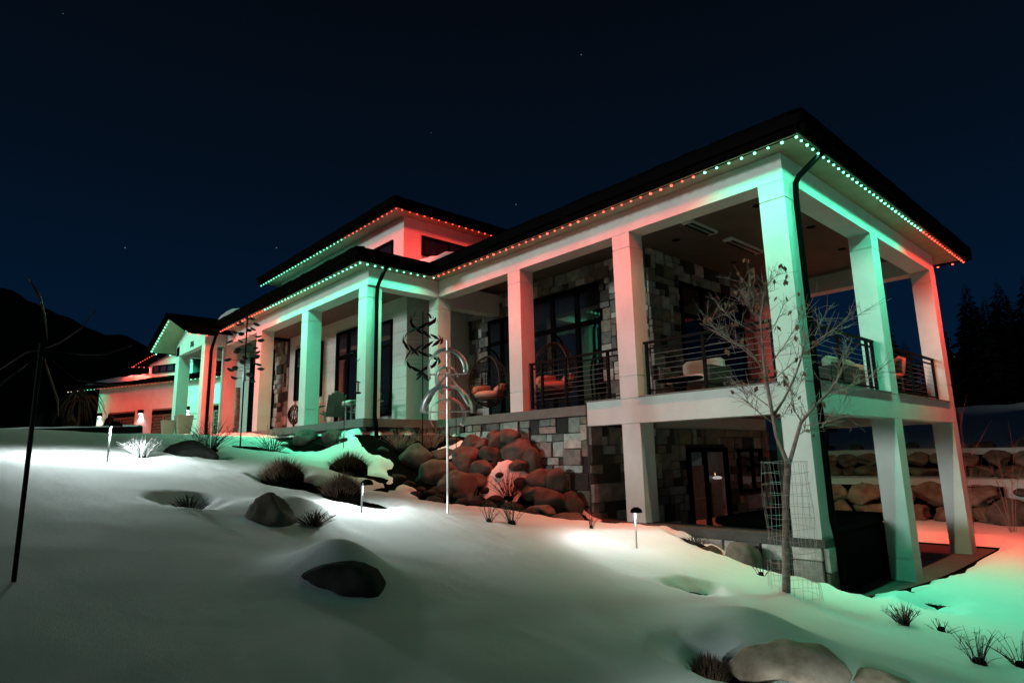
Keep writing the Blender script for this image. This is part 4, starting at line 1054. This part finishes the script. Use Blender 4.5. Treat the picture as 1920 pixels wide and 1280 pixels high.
for pts, rad, dep in BR:
    P = [tp(x, y, dep*k/(len(pts)-1)) for k, (x, y) in enumerate(pts)]
    if P[0].z > 0: bm_.tube(P, [rad*0.70*(1-0.72*k/(len(P)-1)) for k in range(len(P))], 6)
    nt_ = int(7+len(pts)*3.8)
    for q in range(nt_):
        t = r.uniform(.25, 1)*(len(P)-1); i = min(int(t), len(P)-2); p = P[i].lerp(P[i+1], t-i); dv = (P[i+1]-P[i]).normalized()
        d = (dv*0.8+Vector((r.gauss(0, .7), r.gauss(0, .7), r.gauss(.15, .5)))).normalized()*r.uniform(.10, .34)
        m1 = p+d*.5+Vector((r.uniform(-.02, .02), r.uniform(-.02, .02), .015)); e = p+d+Vector((0, 0, .02))
        tw.tube([p, m1, e], [.0034, .0027, .0016], 3, cap=False)
        for _ in range(r.randint(0, 2)):
            g_ = m1+Vector((r.gauss(0, .05), r.gauss(0, .05), r.gauss(.02, .05))); tw.tube([m1, g_], [.0025, .0015], 3, cap=False)
        if r.random() < 0.23 and (p.x*rt.x+p.y*rt.y) < 0.55:
            for _ in range(r.randint(1, 3)): leaf(e+Vector((r.gauss(0, .02), r.gauss(0, .02), 0)), r.uniform(.05, .10))
bm_.build('branches', 'bark_pale', tree, smooth=True); tag(tw.build('twigs', 'twig', tree), kind='stuff'); tag(lf.build('dry_leaves', 'dry_leaf', tree, recalc=False), kind='stuff')
mb = MB(); n = 18; rad = .25; hc = 1.58
cx, cy = 0.13, -0.06
for k in range(n):
    a = 2*math.pi*k/n; pts = []
    for q in range(9):
        z = hc*q/8-0.12; w = rad*(1+0.07*math.sin(q*1.3+k)+0.10*(q < 4)*(k < 8))
        pts.append(Vector((cx+w*math.cos(a)+0.015*math.sin(q+k), cy+w*math.sin(a), z)))
    mb.tube(pts, .0020, 4)
for q in range(14):
    z = hc*q/13-0.12
    mb.tube([Vector((cx+rad*1.02*math.cos(2*math.pi*k/24), cy+rad*1.02*math.sin(2*math.pi*k/24), z+0.01*math.sin(k*.8+q))) for k in range(25)], .0019, 4, cap=False)
cg = tag(empty('tree_cage', TB), 'galvanised wire mesh cage round the young tree trunk', 'wire cage'); mb.build('wire_mesh', 'galvanised', cg)

# weeping tree and ornamental grasses in front of the garage
wp = gw(2.6, -3.0, 0.8); r = random.Random(5)
t = tag(empty('weeping_tree', wp), 'small weeping bare tree in front of the far garage wall', 'tree')
mb = MB(); mb.tube([(0, 0, -.2), (0.05, 0, 1.5), (0, 0, 3.0), (.1, 0, 3.6)], [.10, .08, .07, .04], 6); mb.build('trunk', 'twig_dark', t)
mb = MB()
for k in range(46):
    a = r.uniform(0, 6.28); L = r.uniform(.7, 1.7); z0 = r.uniform(2.6, 3.5)
    mb.tube(bz((0, 0, z0), (math.cos(a)*L*.6, math.sin(a)*L*.6, z0+.7), (math.cos(a)*L, math.sin(a)*L, z0-r.uniform(.6, 1.9)), 5), [.035, .03, .026, .022, .018, .012], 3, cap=False)
mb.build('branches', 'twig_dark', t)
for k, (x, lab) in enumerate([(-0.5, 'tall ornamental grass lit gold by the leftmost garage lamp'), (3.9, 'tall ornamental grass lit red between the garage doors')]):
    p = gw(x, -1.6, 0.75); grass(lab, p[0], p[1], .55, 1.9, 260, 50+k, z=p[2]+.4, group='ornamental grasses by the garage')

# conifers on the hill
def conifer_mesh(seed, h):
    r = random.Random(seed); mb = MB(); n = int(h*7)
    for k in range(n):
        t = k/n; z = h*(0.06+0.94*t); R_ = h*0.20*(1-t)**0.85*r.uniform(.75, 1.15)+0.08
        m = max(5, int(11*(1-t)+5))
        for q in range(m):
            a = 6.283*q/m+r.uniform(-.3, .3); L = R_*r.uniform(.6, 1.15); d = Vector((math.cos(a), math.sin(a), 0)); w = Vector((-d.y, d.x, 0))*L*.22
            p = Vector((0, 0, z)); tip = p+d*L+Vector((0, 0, -L*.35)); mid = p+d*L*.55+Vector((0, 0, -L*.08))
            mb.quad(p, mid-w, tip, mid+w); mb.tri(mid-w, mid+Vector((0, 0, -L*.22)), tip)
    return mb.mesh('foliage', 'needles')
CM = [conifer_mesh(k, h) for k, h in ((1, 9.0), (2, 7.5), (3, 10.5))]
TR = MB().tube([(0, 0, -.5), (0, 0, 4)], [.16, .08], 6).mesh('trunk', 'twig_dark')
spots = [(38, 9.8, .85), (40, 7.4, 1.0), (41, 5.6, .95), (43, 4.2, 1.15), (39, 2.9, 1.0), (44, 1.6, 1.2), (46, 8.6, 1.0), (37, 14.0, .75), (36, 17.5, .8), (40, 20, .7), (48, 11.5, 1.0), (41, -0.2, 1.1), (47, 3.3, 1.25), (39, 12.2, .65), (45, 24, .9), (50, 6.2, 1.2)]
names = ['leftmost', 'second', 'third', 'fourth', 'fifth', 'sixth', 'seventh', 'eighth', 'ninth', 'tenth', 'eleventh', 'twelfth', 'thirteenth', 'fourteenth', 'fifteenth', 'rightmost']
order = sorted(range(len(spots)), key=lambda i: -math.atan2(spots[i][1]-CAM.y, spots[i][0]-CAM.x))
for rank, i in enumerate(order):
    x, y, s = spots[i]; t = tag(empty('conifer', (x, y, 1.1)), 'dark conifer on the hill behind the deck, %s counted from the left' % names[rank], 'conifer', 'conifers on the hill')
    t.scale = (s*1.1, s*1.1, s*0.88); t.rotation_euler = (0, 0, i*1.3); link('foliage', CM[i % 3], t); link('trunk', TR, t)

# ------------------------------------------------------------------ kinetic garden sculptures
def pole(mb, h, r0=.012): mb.tube([(0, 0, -.2), (0, 0, h)], r0, 8)
# silver ribbon spinner
x, y = -3.54, 3.41; t = tag(empty('wind_spinner', (x, y, hz(x, y))), 'silver ribbon wind spinner with nested arches on a steel pole', 'wind spinner')
mb = MB(); pole(mb, 2.36, .016); mb.build('pole', 'brushed_silver', t)
def arch(rad, z0, wid, a0, a1, tw0, tw1, n=22, sq=1.0):
    pts = []; wv = []
    for k in range(n+1):
        a = a0+(a1-a0)*k/n; s = tw0+(tw1-tw0)*k/n
        d = rt*math.cos(a); pts.append(rt*(rad*math.cos(a))+Vector((0, 0, z0+rad*sq*math.sin(a)))+fh*0.05*math.sin(2*a))
        nn = (rt*math.cos(a)+Vector((0, 0, math.sin(a)))); wv.append((fh*math.cos(s)+nn*math.sin(s))*wid)
    return pts, wv
for args in ((.26, 1.92, .038, R(200), R(-5), .5, 1.4, 22, 1.2), (.15, 1.80, .03, R(250), R(10), 1.2, .3, 22, 1.25), (.34, 1.36, .042, R(182), R(-4), 1.3, .3, 22, 1.05), (.24, 1.30, .03, R(215), R(-35), .2, 1.0, 24, 1.0)):
    p, w = arch(*args); MB().ribbon(p, w, .003).build('ribbon', 'brushed_silver', t, smooth=True)
for s in (-1, 1):
    p = bz(Vector((0, 0, 1.88)), rt*s*.12+Vector((0, 0, 1.78)), rt*s*.30+Vector((0, 0, 1.42)), 10); w = [(fh*math.cos(k*.2)+rt*math.sin(k*.2)*.7)*.034 for k in range(11)]
    MB().ribbon(p, w, .003).build('ribbon', 'brushed_silver', t, smooth=True)
for z, a in ((1.88, .27), (1.36, .36)): MB().tube([rt*-a+Vector((0, 0, z)), rt*a+Vector((0, 0, z))], .009, 6).build('cross_rod', 'brushed_silver', t)
# leaf helix spinner
x, y = -1.15, 7.55; t = tag(empty('wind_spinner', (x, y, -0.75)), 'tall dark wind spinner with leaf shaped blades in a double helix', 'wind spinner')
mb = MB(); pole(mb, 2.98, .012); mb.build('pole', 'black_metal', t)
r = random.Random(3)
for k in range(36):
    u = k/35; z = 1.50+1.42*u; rad = .10+.42*math.sin(math.pi*min(1, (1-u)*.95+.08))**.8*(1-.35*u); a = u*9.5+(k % 2)*math.pi
    c = Vector((math.cos(a)*rad, math.sin(a)*rad, z)); tg = Vector((-math.sin(a), math.cos(a), r.uniform(.4, 1.0))).normalized(); L = .25+.10*math.sin(math.pi*u)
    p = [c+tg*L*(q/5-.5)+Vector((math.cos(a), math.sin(a), 0))*-.05*abs(q/5-.5)*2*rad for q in range(6)]
    ww = [0.004, .024, .036, .032, .020, .003]; nv = Vector((math.cos(a), math.sin(a), .4)); w = [(tg.cross(nv)).normalized()*ww[q] for q in range(6)]
    MB().ribbon(p, w, .0025).build('blade', 'black_metal', t)
    MB().tube([Vector((0, 0, z)), c], .003, 4).build('spoke', 'black_metal', t)
# cup spinner
x, y = -4.45, 8.82; t = tag(empty('wind_spinner', (x, y, hz(x, y))), 'dark wind spinner with many round cups on a slim pole before the porch', 'wind spinner')
mb = MB(); pole(mb, 2.62, .014); mb.build('pole', 'black_metal', t)
MB().lathe([(.03, 1.28), (.035, 1.3), (.03, 1.55), (.02, 1.58)], (0, 0, 0), 10).build('bearing', 'brushed_silver', t, smooth=True)
cm = MB().lathe([(0.001, -.035), (.03, -.03), (.055, -.012), (.062, .01), (.058, .01), (.05, -.008), (.027, -.024), (.001, -.028)], (0, 0, 0), 12).mesh('cup', 'dark_copper', True)
for k in range(30):
    u = k/29; z = 1.32+1.24*u; rad = (.16+.16*math.sin(math.pi*(u*2 % 1)) if u < .5 else .30*(1-(u-.5)*1.5)+.05); a = k*2.4
    c = Vector((math.cos(a)*rad, math.sin(a)*rad, z)); o = link('cup', cm, t, c); o.rotation_euler = (.35*math.sin(a), .5*math.cos(a*1.7), a); o.scale = (1.15, .95, .9)
    MB().tube([Vector((0, 0, z)), c], .004, 4).build('spoke', 'black_metal', t)
# near dark spinner at the far left
x, y = -8.26, 1.22; t = tag(empty('wind_spinner', (x, y, hz(x, y))), 'near black wind spinner with long curved blades at the far left', 'wind spinner')
mb = MB(); pole(mb, 1.40, .013); mb.build('pole', 'black_metal', t)
hub = Vector((0, 0, 1.36)); sc = 1/300.0
def lp(dx, dy, dep=0.0): return rt*(dx*sc)+fh*dep+hub+Vector((0, 0, -dy*sc))
BL = [([(0, 0), (30, -14), (62, -40), (85, -80)], .05), ([(0, 0), (-20, 4), (-40, 20), (-62, 40)], -.05), ([(45, 6), (65, 5), (90, 0), (122, -20)], .25), ([(72, 57), (85, 60), (98, 60), (112, 56)], .3),
      ([(-5, 10), (-15, 40), (-28, 70), (-45, 100)], -.25), ([(5, 10), (8, 50), (12, 90), (2, 120)], .2), ([(10, -20), (15, -60), (18, -90), (10, -120)], -.2)]
for k, (pp, dep) in enumerate(BL):
    P = [lp(a, b, dep*q/3) for q, (a, b) in enumerate(pp)]; pts = []
    for q in range(3): pts += [P[q].lerp(P[q+1], s/4) for s in range(4)]
    pts.append(P[3]); m = len(pts); w = [Vector((0, 0, 1)).lerp(fh, .3)*(.004+.010*math.sin(math.pi*q/(m-1))+(.009 if q > m*.6 else 0)*(1-q/(m-1))) for q in range(m)]
    MB().ribbon(pts, w, .002).build('blade', 'dark_copper', t, smooth=True)
    MB().tube([hub, pts[0]], .004, 4).build('spoke', 'black_metal', t)
# bird feeders on shepherd hooks
def feeder(label, x, y, z, h, reach, m, hx):
    t = tag(empty('bird_feeder', (x, y, z)), label, 'bird feeder', 'hanging bird feeders')
    mb = MB(); mb.tube([Vector((0, 0, -.2)), Vector((0, 0, h-.12))]+bz(Vector((0, 0, h-.12)), rt*reach*.1*hx+Vector((0, 0, h+.06)), rt*reach*.6*hx+Vector((0, 0, h)), 5)+[rt*reach*.9*hx+Vector((0, 0, h-.14)), rt*reach*hx+Vector((0, 0, h-.15)), rt*(reach+.03)*hx+Vector((0, 0, h-.11))], .007, 6); mb.build('hook', 'black_metal', t)
    c = rt*reach*hx+Vector((0, 0, h-.15)); MB().tube([c, c-Vector((0, 0, .42))], .0015, 3).build('hanger', 'black_metal', t)
    c2 = c-Vector((0, 0, .45)); MB().lathe([(.001, .03), (.06, .0), (.06, -.008), (.001, -.008)], c2, 12).build('feeder_roof', m, t)
    MB().lathe([(.028, -.008), (.028, -.20)], c2, 10).build('seed_tube', 'galvanised', t, smooth=True); MB().lathe([(.001, -.20), (.06, -.205), (.075, -.22), (.06, -.24), (.001, -.245)], c2, 12).build('feeder_tray', m, t)
feeder('black hook with a tube bird feeder before the near porch column', -2.60, 8.25, hz(-2.60, 8.25), 1.95, .26, 'black_metal', 1)
feeder('thin black hook with a red feeder before the left egg chair', -0.75, 6.9, -0.75, 2.05, .16, 'red_plastic', -1)

# ------------------------------------------------------------------ porch and deck furniture
def egg_chair(label, x, y, rz, z0=-0.05):
    t = tag(empty('egg_chair', (x, y, z0), rz), label, 'egg chair', 'hanging egg chairs')   # faces local -X
    cz = 0.92; A, B, H = .50, .46, .62
    def pt(th, ph):   # th around from front, ph elevation
        s = math.cos(ph); k = 1.0 if ph < 0 else 1-.18*math.sin(ph)**2
        return Vector((-B*s*math.cos(th)*k, A*s*math.sin(th)*k, cz+H*math.sin(ph)))
    mb = MB(); rim = 1.05
    for k in range(19):
        th = rim+(2*math.pi-2*rim)*k/18; mb.tube([pt(th, -1.5+3.0*q/14) for q in range(15)], .009, 4, cap=False)
    for q in range(14):
        ph = -1.2+2.5*q/13; mb.tube([pt(rim+(2*math.pi-2*rim)*k/20, ph) for k in range(21)], .007, 4, cap=False)
    for q in range(5):
        ph = -1.45+.18*q; mb.tube([pt(2*math.pi*k/20, ph) for k in range(21)], .012, 4, cap=False)
    mb.build('basket', 'wicker', t)
    MB().tube([pt(rim, -1.0+2.5*q/14) for q in range(15)]+[pt(-rim, 1.5-2.5*q/14) for q in range(15)], .018, 6).build('rim', 'wicker', t)
    c = MB(); c.lathe([(.001, .09), (.28, .09), (.36, .05), (.38, .0), (.34, -.06), (.001, -.09)], (0.02, 0, .58), 20); c.build('seat_cushion', 'cushion_red_lit', t, smooth=True)
    for s in (-1, 1):
        q = MB(); q.tube([(-.20, s*.30, .66), (-.05, s*.36, .72), (.15, s*.30, .76), (.28, s*.12, .78)], [.06, .10, .11, .07], 10); q.build('bolster', 'cushion_red_lit', t, smooth=True)
    s = MB(); s.tube([(.0, 0, 1.55), (.0, 0, 1.70)], .008, 6); s.tube([(0, 0, 1.72)]+bz((0, 0, 1.72), (.62, 0, 1.75), (.66, 0, .95), 8)+[(.62, 0, .3), (.45, 0, .03)], .024, 8); s.build('stand', 'black_metal', t, smooth=True)
    MB().tube([(.5*math.cos(6.283*k/20), .5*math.sin(6.283*k/20), .03) for k in range(21)], .022, 6).build('base_ring', 'black_metal', t)
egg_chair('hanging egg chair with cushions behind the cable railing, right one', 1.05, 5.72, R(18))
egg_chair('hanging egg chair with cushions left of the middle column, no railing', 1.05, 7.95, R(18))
def adirondack(label, x, y, rz, pillow=False):
    t = tag(empty('porch_chair', (x, y, -0.05), rz), label, 'chair', 'wooden chairs on the front porch')     # faces local -Y
    for s in (-1, 1):
        MB().box(s*.30-.02, s*.30+.02, -.38, -.30, 0, .52).build('leg', 'chair_wood', t); MB().tube([(s*.27, .40, 0.0), (s*.27, .22, .34), (s*.27, .1, .40)], .03, 4).build('leg', 'chair_wood', t)
        MB().box(s*.33-.06, s*.33+.06, -.42, .30, .52, .545).build('arm', 'chair_wood', t)
    for k in range(5):
        y0 = -.34+k*.11; MB().box(-.27, .27, y0, y0+.10, .36-k*.018, .38-k*.018).build('seat_slat', 'chair_wood', t)
    for k in range(6):
        xx = -.24+k*.082; hh = .95-.05*abs(k-2.5)
        mb = MB(); mb.quad((xx, .18, .26), (xx+.072, .18, .26), (xx+.072, .42, hh), (xx, .42, hh)); mb.quad((xx, .20, .25), (xx+.072, .20, .25), (xx+.072, .44, hh-.01), (xx, .44, hh-.01)); mb.quad((xx, .42, hh), (xx+.072, .42, hh), (xx+.072, .44, hh-.01), (xx, .44, hh-.01)); mb.build('back_slat', 'chair_wood', t)
    return t
adirondack('wooden porch chair nearest the second porch column', -0.95, 12.15, R(170))
adirondack('wooden porch chair in the middle by the glass door', -0.55, 11.2, R(190))
adirondack('wooden porch chair nearest the porch downspout', -0.95, 10.35, R(160))
o = MB().lathe([(.001, .07), (.14, .06), (.22, .02), (.22, -.02), (.14, -.06), (.001, -.07)], (0, 0, 0), 16).build('pillow', 'cushion', None, smooth=True); o.location = (-1.0, 10.95, .50); o.scale = (1.1, 1.5, 1)
tag(o, 'pale pillow lying on a porch chair', 'pillow')
t = tag(empty('garden_sculpture', (-1.0, 14.55, -0.05)), 'round dark metal garden ornament left of the second porch column', 'ornament')
mb = MB()
for k in range(7): mb.lathe([(.26*math.sin(.5+k*.35)+.02, -.02), (.26*math.sin(.5+k*.35)+.05, .0), (.26*math.sin(.5+k*.35)+.02, .02)], (-.12+k*.04, 0, .48), 14, 'x')
mb.build('discs', 'dark_copper', t); MB().tube([(0, 0, 0), (0, 0, .3)], .03, 6).build('foot', 'dark_copper', t)
def cushion_box(name, m, parent, x0, x1, y0, y1, z0, z1, b=.05): 
    o = MB().cbox(x0, x1, y0, y1, z0, z1, b).build(name, m, parent, smooth=False); return o
def lounge(label, x, y, rz, w, m='cushion', back=.78):
    t = tag(empty('lounge_chair', (x, y, 0.0), rz), label, 'lounge chair', 'lounge chairs on the deck')      # faces local +Y
    MB().box(-w/2, w/2, -.38, .38, .12, .26).build('frame', 'wicker', t)
    for sx in (-1, 1):
        for sy in (-1, 1): MB().box(sx*(w/2-.05)-.03, sx*(w/2-.05)+.03, sy*.33-.03, sy*.33+.03, 0, .12).build('leg', 'wicker', t)
        MB().box(sx*w/2-.04, sx*w/2+.04, -.40, .38, .26, .58).build('arm', 'wicker', t)
    cushion_box('seat_cushion', m, t, -w/2+.06, w/2-.06, -.22, .38, .27, .44); cushion_box('back_cushion', m, t, -w/2+.05, w/2-.05, -.40, -.21, .36, back, .06)
    MB().box(-w/2+.02, w/2-.02, -.44, -.405, .2, back-.14).build('back_frame', 'wicker', t)
lounge('pale cushioned lounge chair on the deck by the second column', 1.55, 2.60, R(90), .95, 'cushion')
lounge('green lit lounge sofa with its back to the side railing', 3.95, 1.25, R(0), 1.35, 'cushion_tan')
lounge('tan lounge chair right of the green lit sofa', 5.35, 1.35, R(0), .75, 'cushion_tan')
t = tag(empty('coffee_table', (0.78, 2.45, 0.0)), 'dark oval coffee table in front of the pale lounge chair', 'table')
o = MB().lathe([(.001, .34), (.42, .34), (.44, .32), (.42, .30), (.001, .30)], (0, 0, 0), 24).build('table_top', 'black_cover', t); o.scale = (.6, 1.0, 1)
MB().lathe([(.16, 0), (.10, .15), (.14, .30)], (0, 0, 0), 12).build('pedestal', 'black_cover', t)
def high_chair(label, x, y, rz):
    t = tag(empty('deck_chair', (x, y, 0), rz), label, 'chair', 'high backed chairs on the deck')
    for sx in (-1, 1):
        for sy in (-1, 1): MB().box(sx*.2-.02, sx*.2+.02, sy*.2-.02, sy*.2+.02, 0, .6).build('leg', 'wicker', t)
    cushion_box('seat', 'fabric_red_lit', t, -.25, .25, -.25, .25, .60, .68, .03)
    MB().tube([(-.24, -.24, .66), (-.24, -.28, 1.0), (0, -.30, 1.04), (.24, -.28, 1.0), (.24, -.24, .66)], [.03, .045, .05, .045, .03], 8).build('back_rail', 'fabric_red_lit', t, smooth=True)
    MB().box(-.22, .22, -.30, -.27, .72, .96).build('back', 'wicker', t)
high_chair('high backed deck chair with red lit top just left of the second side column', 6.15, 1.35, 0)
high_chair('high backed deck chair with red lit top right of the second side column', 6.9, 1.0, R(40))
# hot tub with a black cover under the deck
t = tag(empty('hot_tub', (2.9, 1.5, -3.14)), 'black covered hot tub under the deck beside the stone pier', 'hot tub')
MB().cbox(-1.15, 1.15, -1.0, 1.0, 0, .92, .05).build('cabinet', 'black_cover', t); MB().cbox(-1.2, 1.2, -1.05, 1.05, .925, 1.06, .04).build('cover', 'black_cover', t)
# planters by the entry
def planter(label, x, y, w, h, rz):
    t = tag(empty('planter', (x, y, -0.12), rz), label, 'planter', 'tall tapered planters by the entry'); mb = MB()
    a, b = w*.34, w*.5; n = 4
    prof = [(a, 0), (b, h), (b-.04, h), (b-.06, h-.10), (.0, h-.10)]
    for (r0, z0), (r1, z1) in zip(prof[:-1], prof[1:]):
        for k in range(4):
            c = [(-1, -1), (1, -1), (1, 1), (-1, 1)]; p, q = c[k], c[(k+1) % 4]
            mb.quad((p[0]*r0, p[1]*r0, z0), (q[0]*r0, q[1]*r0, z0), (q[0]*r1, q[1]*r1, z1), (p[0]*r1, p[1]*r1, z1))
    mb.build('pot', 'clay_pot', t); MB().box(-b+.08, b-.08, -b+.08, b-.08, h-.14, h-.095).build('soil', 'soil', t)
planter('tall tapered planter at the left of the entry, lower one', -3.02, 20.2, .40, .66, 0)
planter('tall tapered planter beside the gable column, taller one', -2.62, 19.9, .50, .82, 0)
for k, (x, y, lab) in enumerate([(-1.2, 18.95, 'white birch log standing by the entry, thicker one'), (-1.35, 18.55, 'white birch log standing by the entry, slimmer one')]):
    o = MB().tube([(0, 0, 0), (.02, .01, .8), (0, .02, 1.7-.15*k)], [.10-.03*k, .095-.03*k, .09-.03*k], 10).build('birch_log', 'birch', None, smooth=True); o.location = (x, y, -.05); tag(o, lab, 'log', 'birch logs by the entry')
# dark low wall beside the drive
lw = tag(empty('driveway_wall', (-2.75, 25.2, -0.4)), 'low dark retaining wall with a snow cap beside the drive', 'wall')
d = Vector((-7.05+2.75, 29.03-25.2, 0)); Ld = d.length*2.2; lw.rotation_euler = (0, 0, math.atan2(d.y, d.x))
MB().box(0, Ld, 0, .35, 0, .97).build('wall_body', 'black_cover', lw); 
mb = MB(); nseg = 40
for k in range(nseg):
    a, b = Ld*k/nseg, Ld*(k+1)/nseg; ha = .05+.04*nz(a, 0, .8); hb = .05+.04*nz(b, 0, .8)
    pa = [(a, -.02, .972), (a, .08, .98+ha), (a, .27, .98+ha), (a, .37, .972)]; pb = [(b, -.02, .972), (b, .08, .98+hb), (b, .27, .98+hb), (b, .37, .972)]
    for q in range(3): mb.quad(pa[q], pb[q], pb[q+1], pa[q+1])
mb.build('snow_cap', 'snow', lw, smooth=True)
# fire pit on the upper terrace
t = tag(empty('fire_pit', (17.0, 6.6, hz(17.0, 6.6))), 'dark metal fire pit standing in snow on the upper terrace', 'fire pit')
MB().lathe([(.25, 0), (.45, .06), (.5, .16), (.42, .18), (.001, .1)], (0, 0, 0), 16).build('bowl', 'black_metal', t)
for k in range(4): MB().tube([(.25*math.cos(1.57*k+.4), .25*math.sin(1.57*k+.4), .1), (.3*math.cos(1.57*k+.4), .3*math.sin(1.57*k+.4), .75)], .03, 6).build('leg', 'black_metal', t)
MB().box(-.5, .5, -.5, .5, .72, 1.05).build('hood', 'black_metal', t)
# things seen through the lower door: cabinet front and a small lit bowl
t = tag(empty('cabinet', (3.10, 3.865, -3.10)), 'brown wooden cabinet front at the lower door', 'cabinet')
MB().box(.14, .60, 0, .015, .75, 1.88).build('cabinet_door', 'door_wood', t); MB().box(.86, 1.30, 0, .015, .75, 1.50).build('cabinet_door', 'door_wood', t); MB().box(.17, .57, -.012, -.002, 1.18, 1.20).build('pull_bar', 'stone_light', t); MB().box(.89, 1.27, -.012, -.002, 1.18, 1.20).build('pull_bar', 'stone_light', t)
t = tag(empty('lamp', (4.12, 3.80, -1.50)), 'small lit lamp with a white shade at the lower door', 'lamp')
MB().lathe([(.001, .035), (.06, .03), (.11, .0), (.08, -.03), (.001, -.035)], (0, 0, 0), 14).build('shade', 'lamp_shade', t, smooth=True)
MB().lathe([(.001, .0), (.010, .02), (.001, .06)], (-.08, 0, .05), 8).build('flame', 'flame', t, smooth=True)
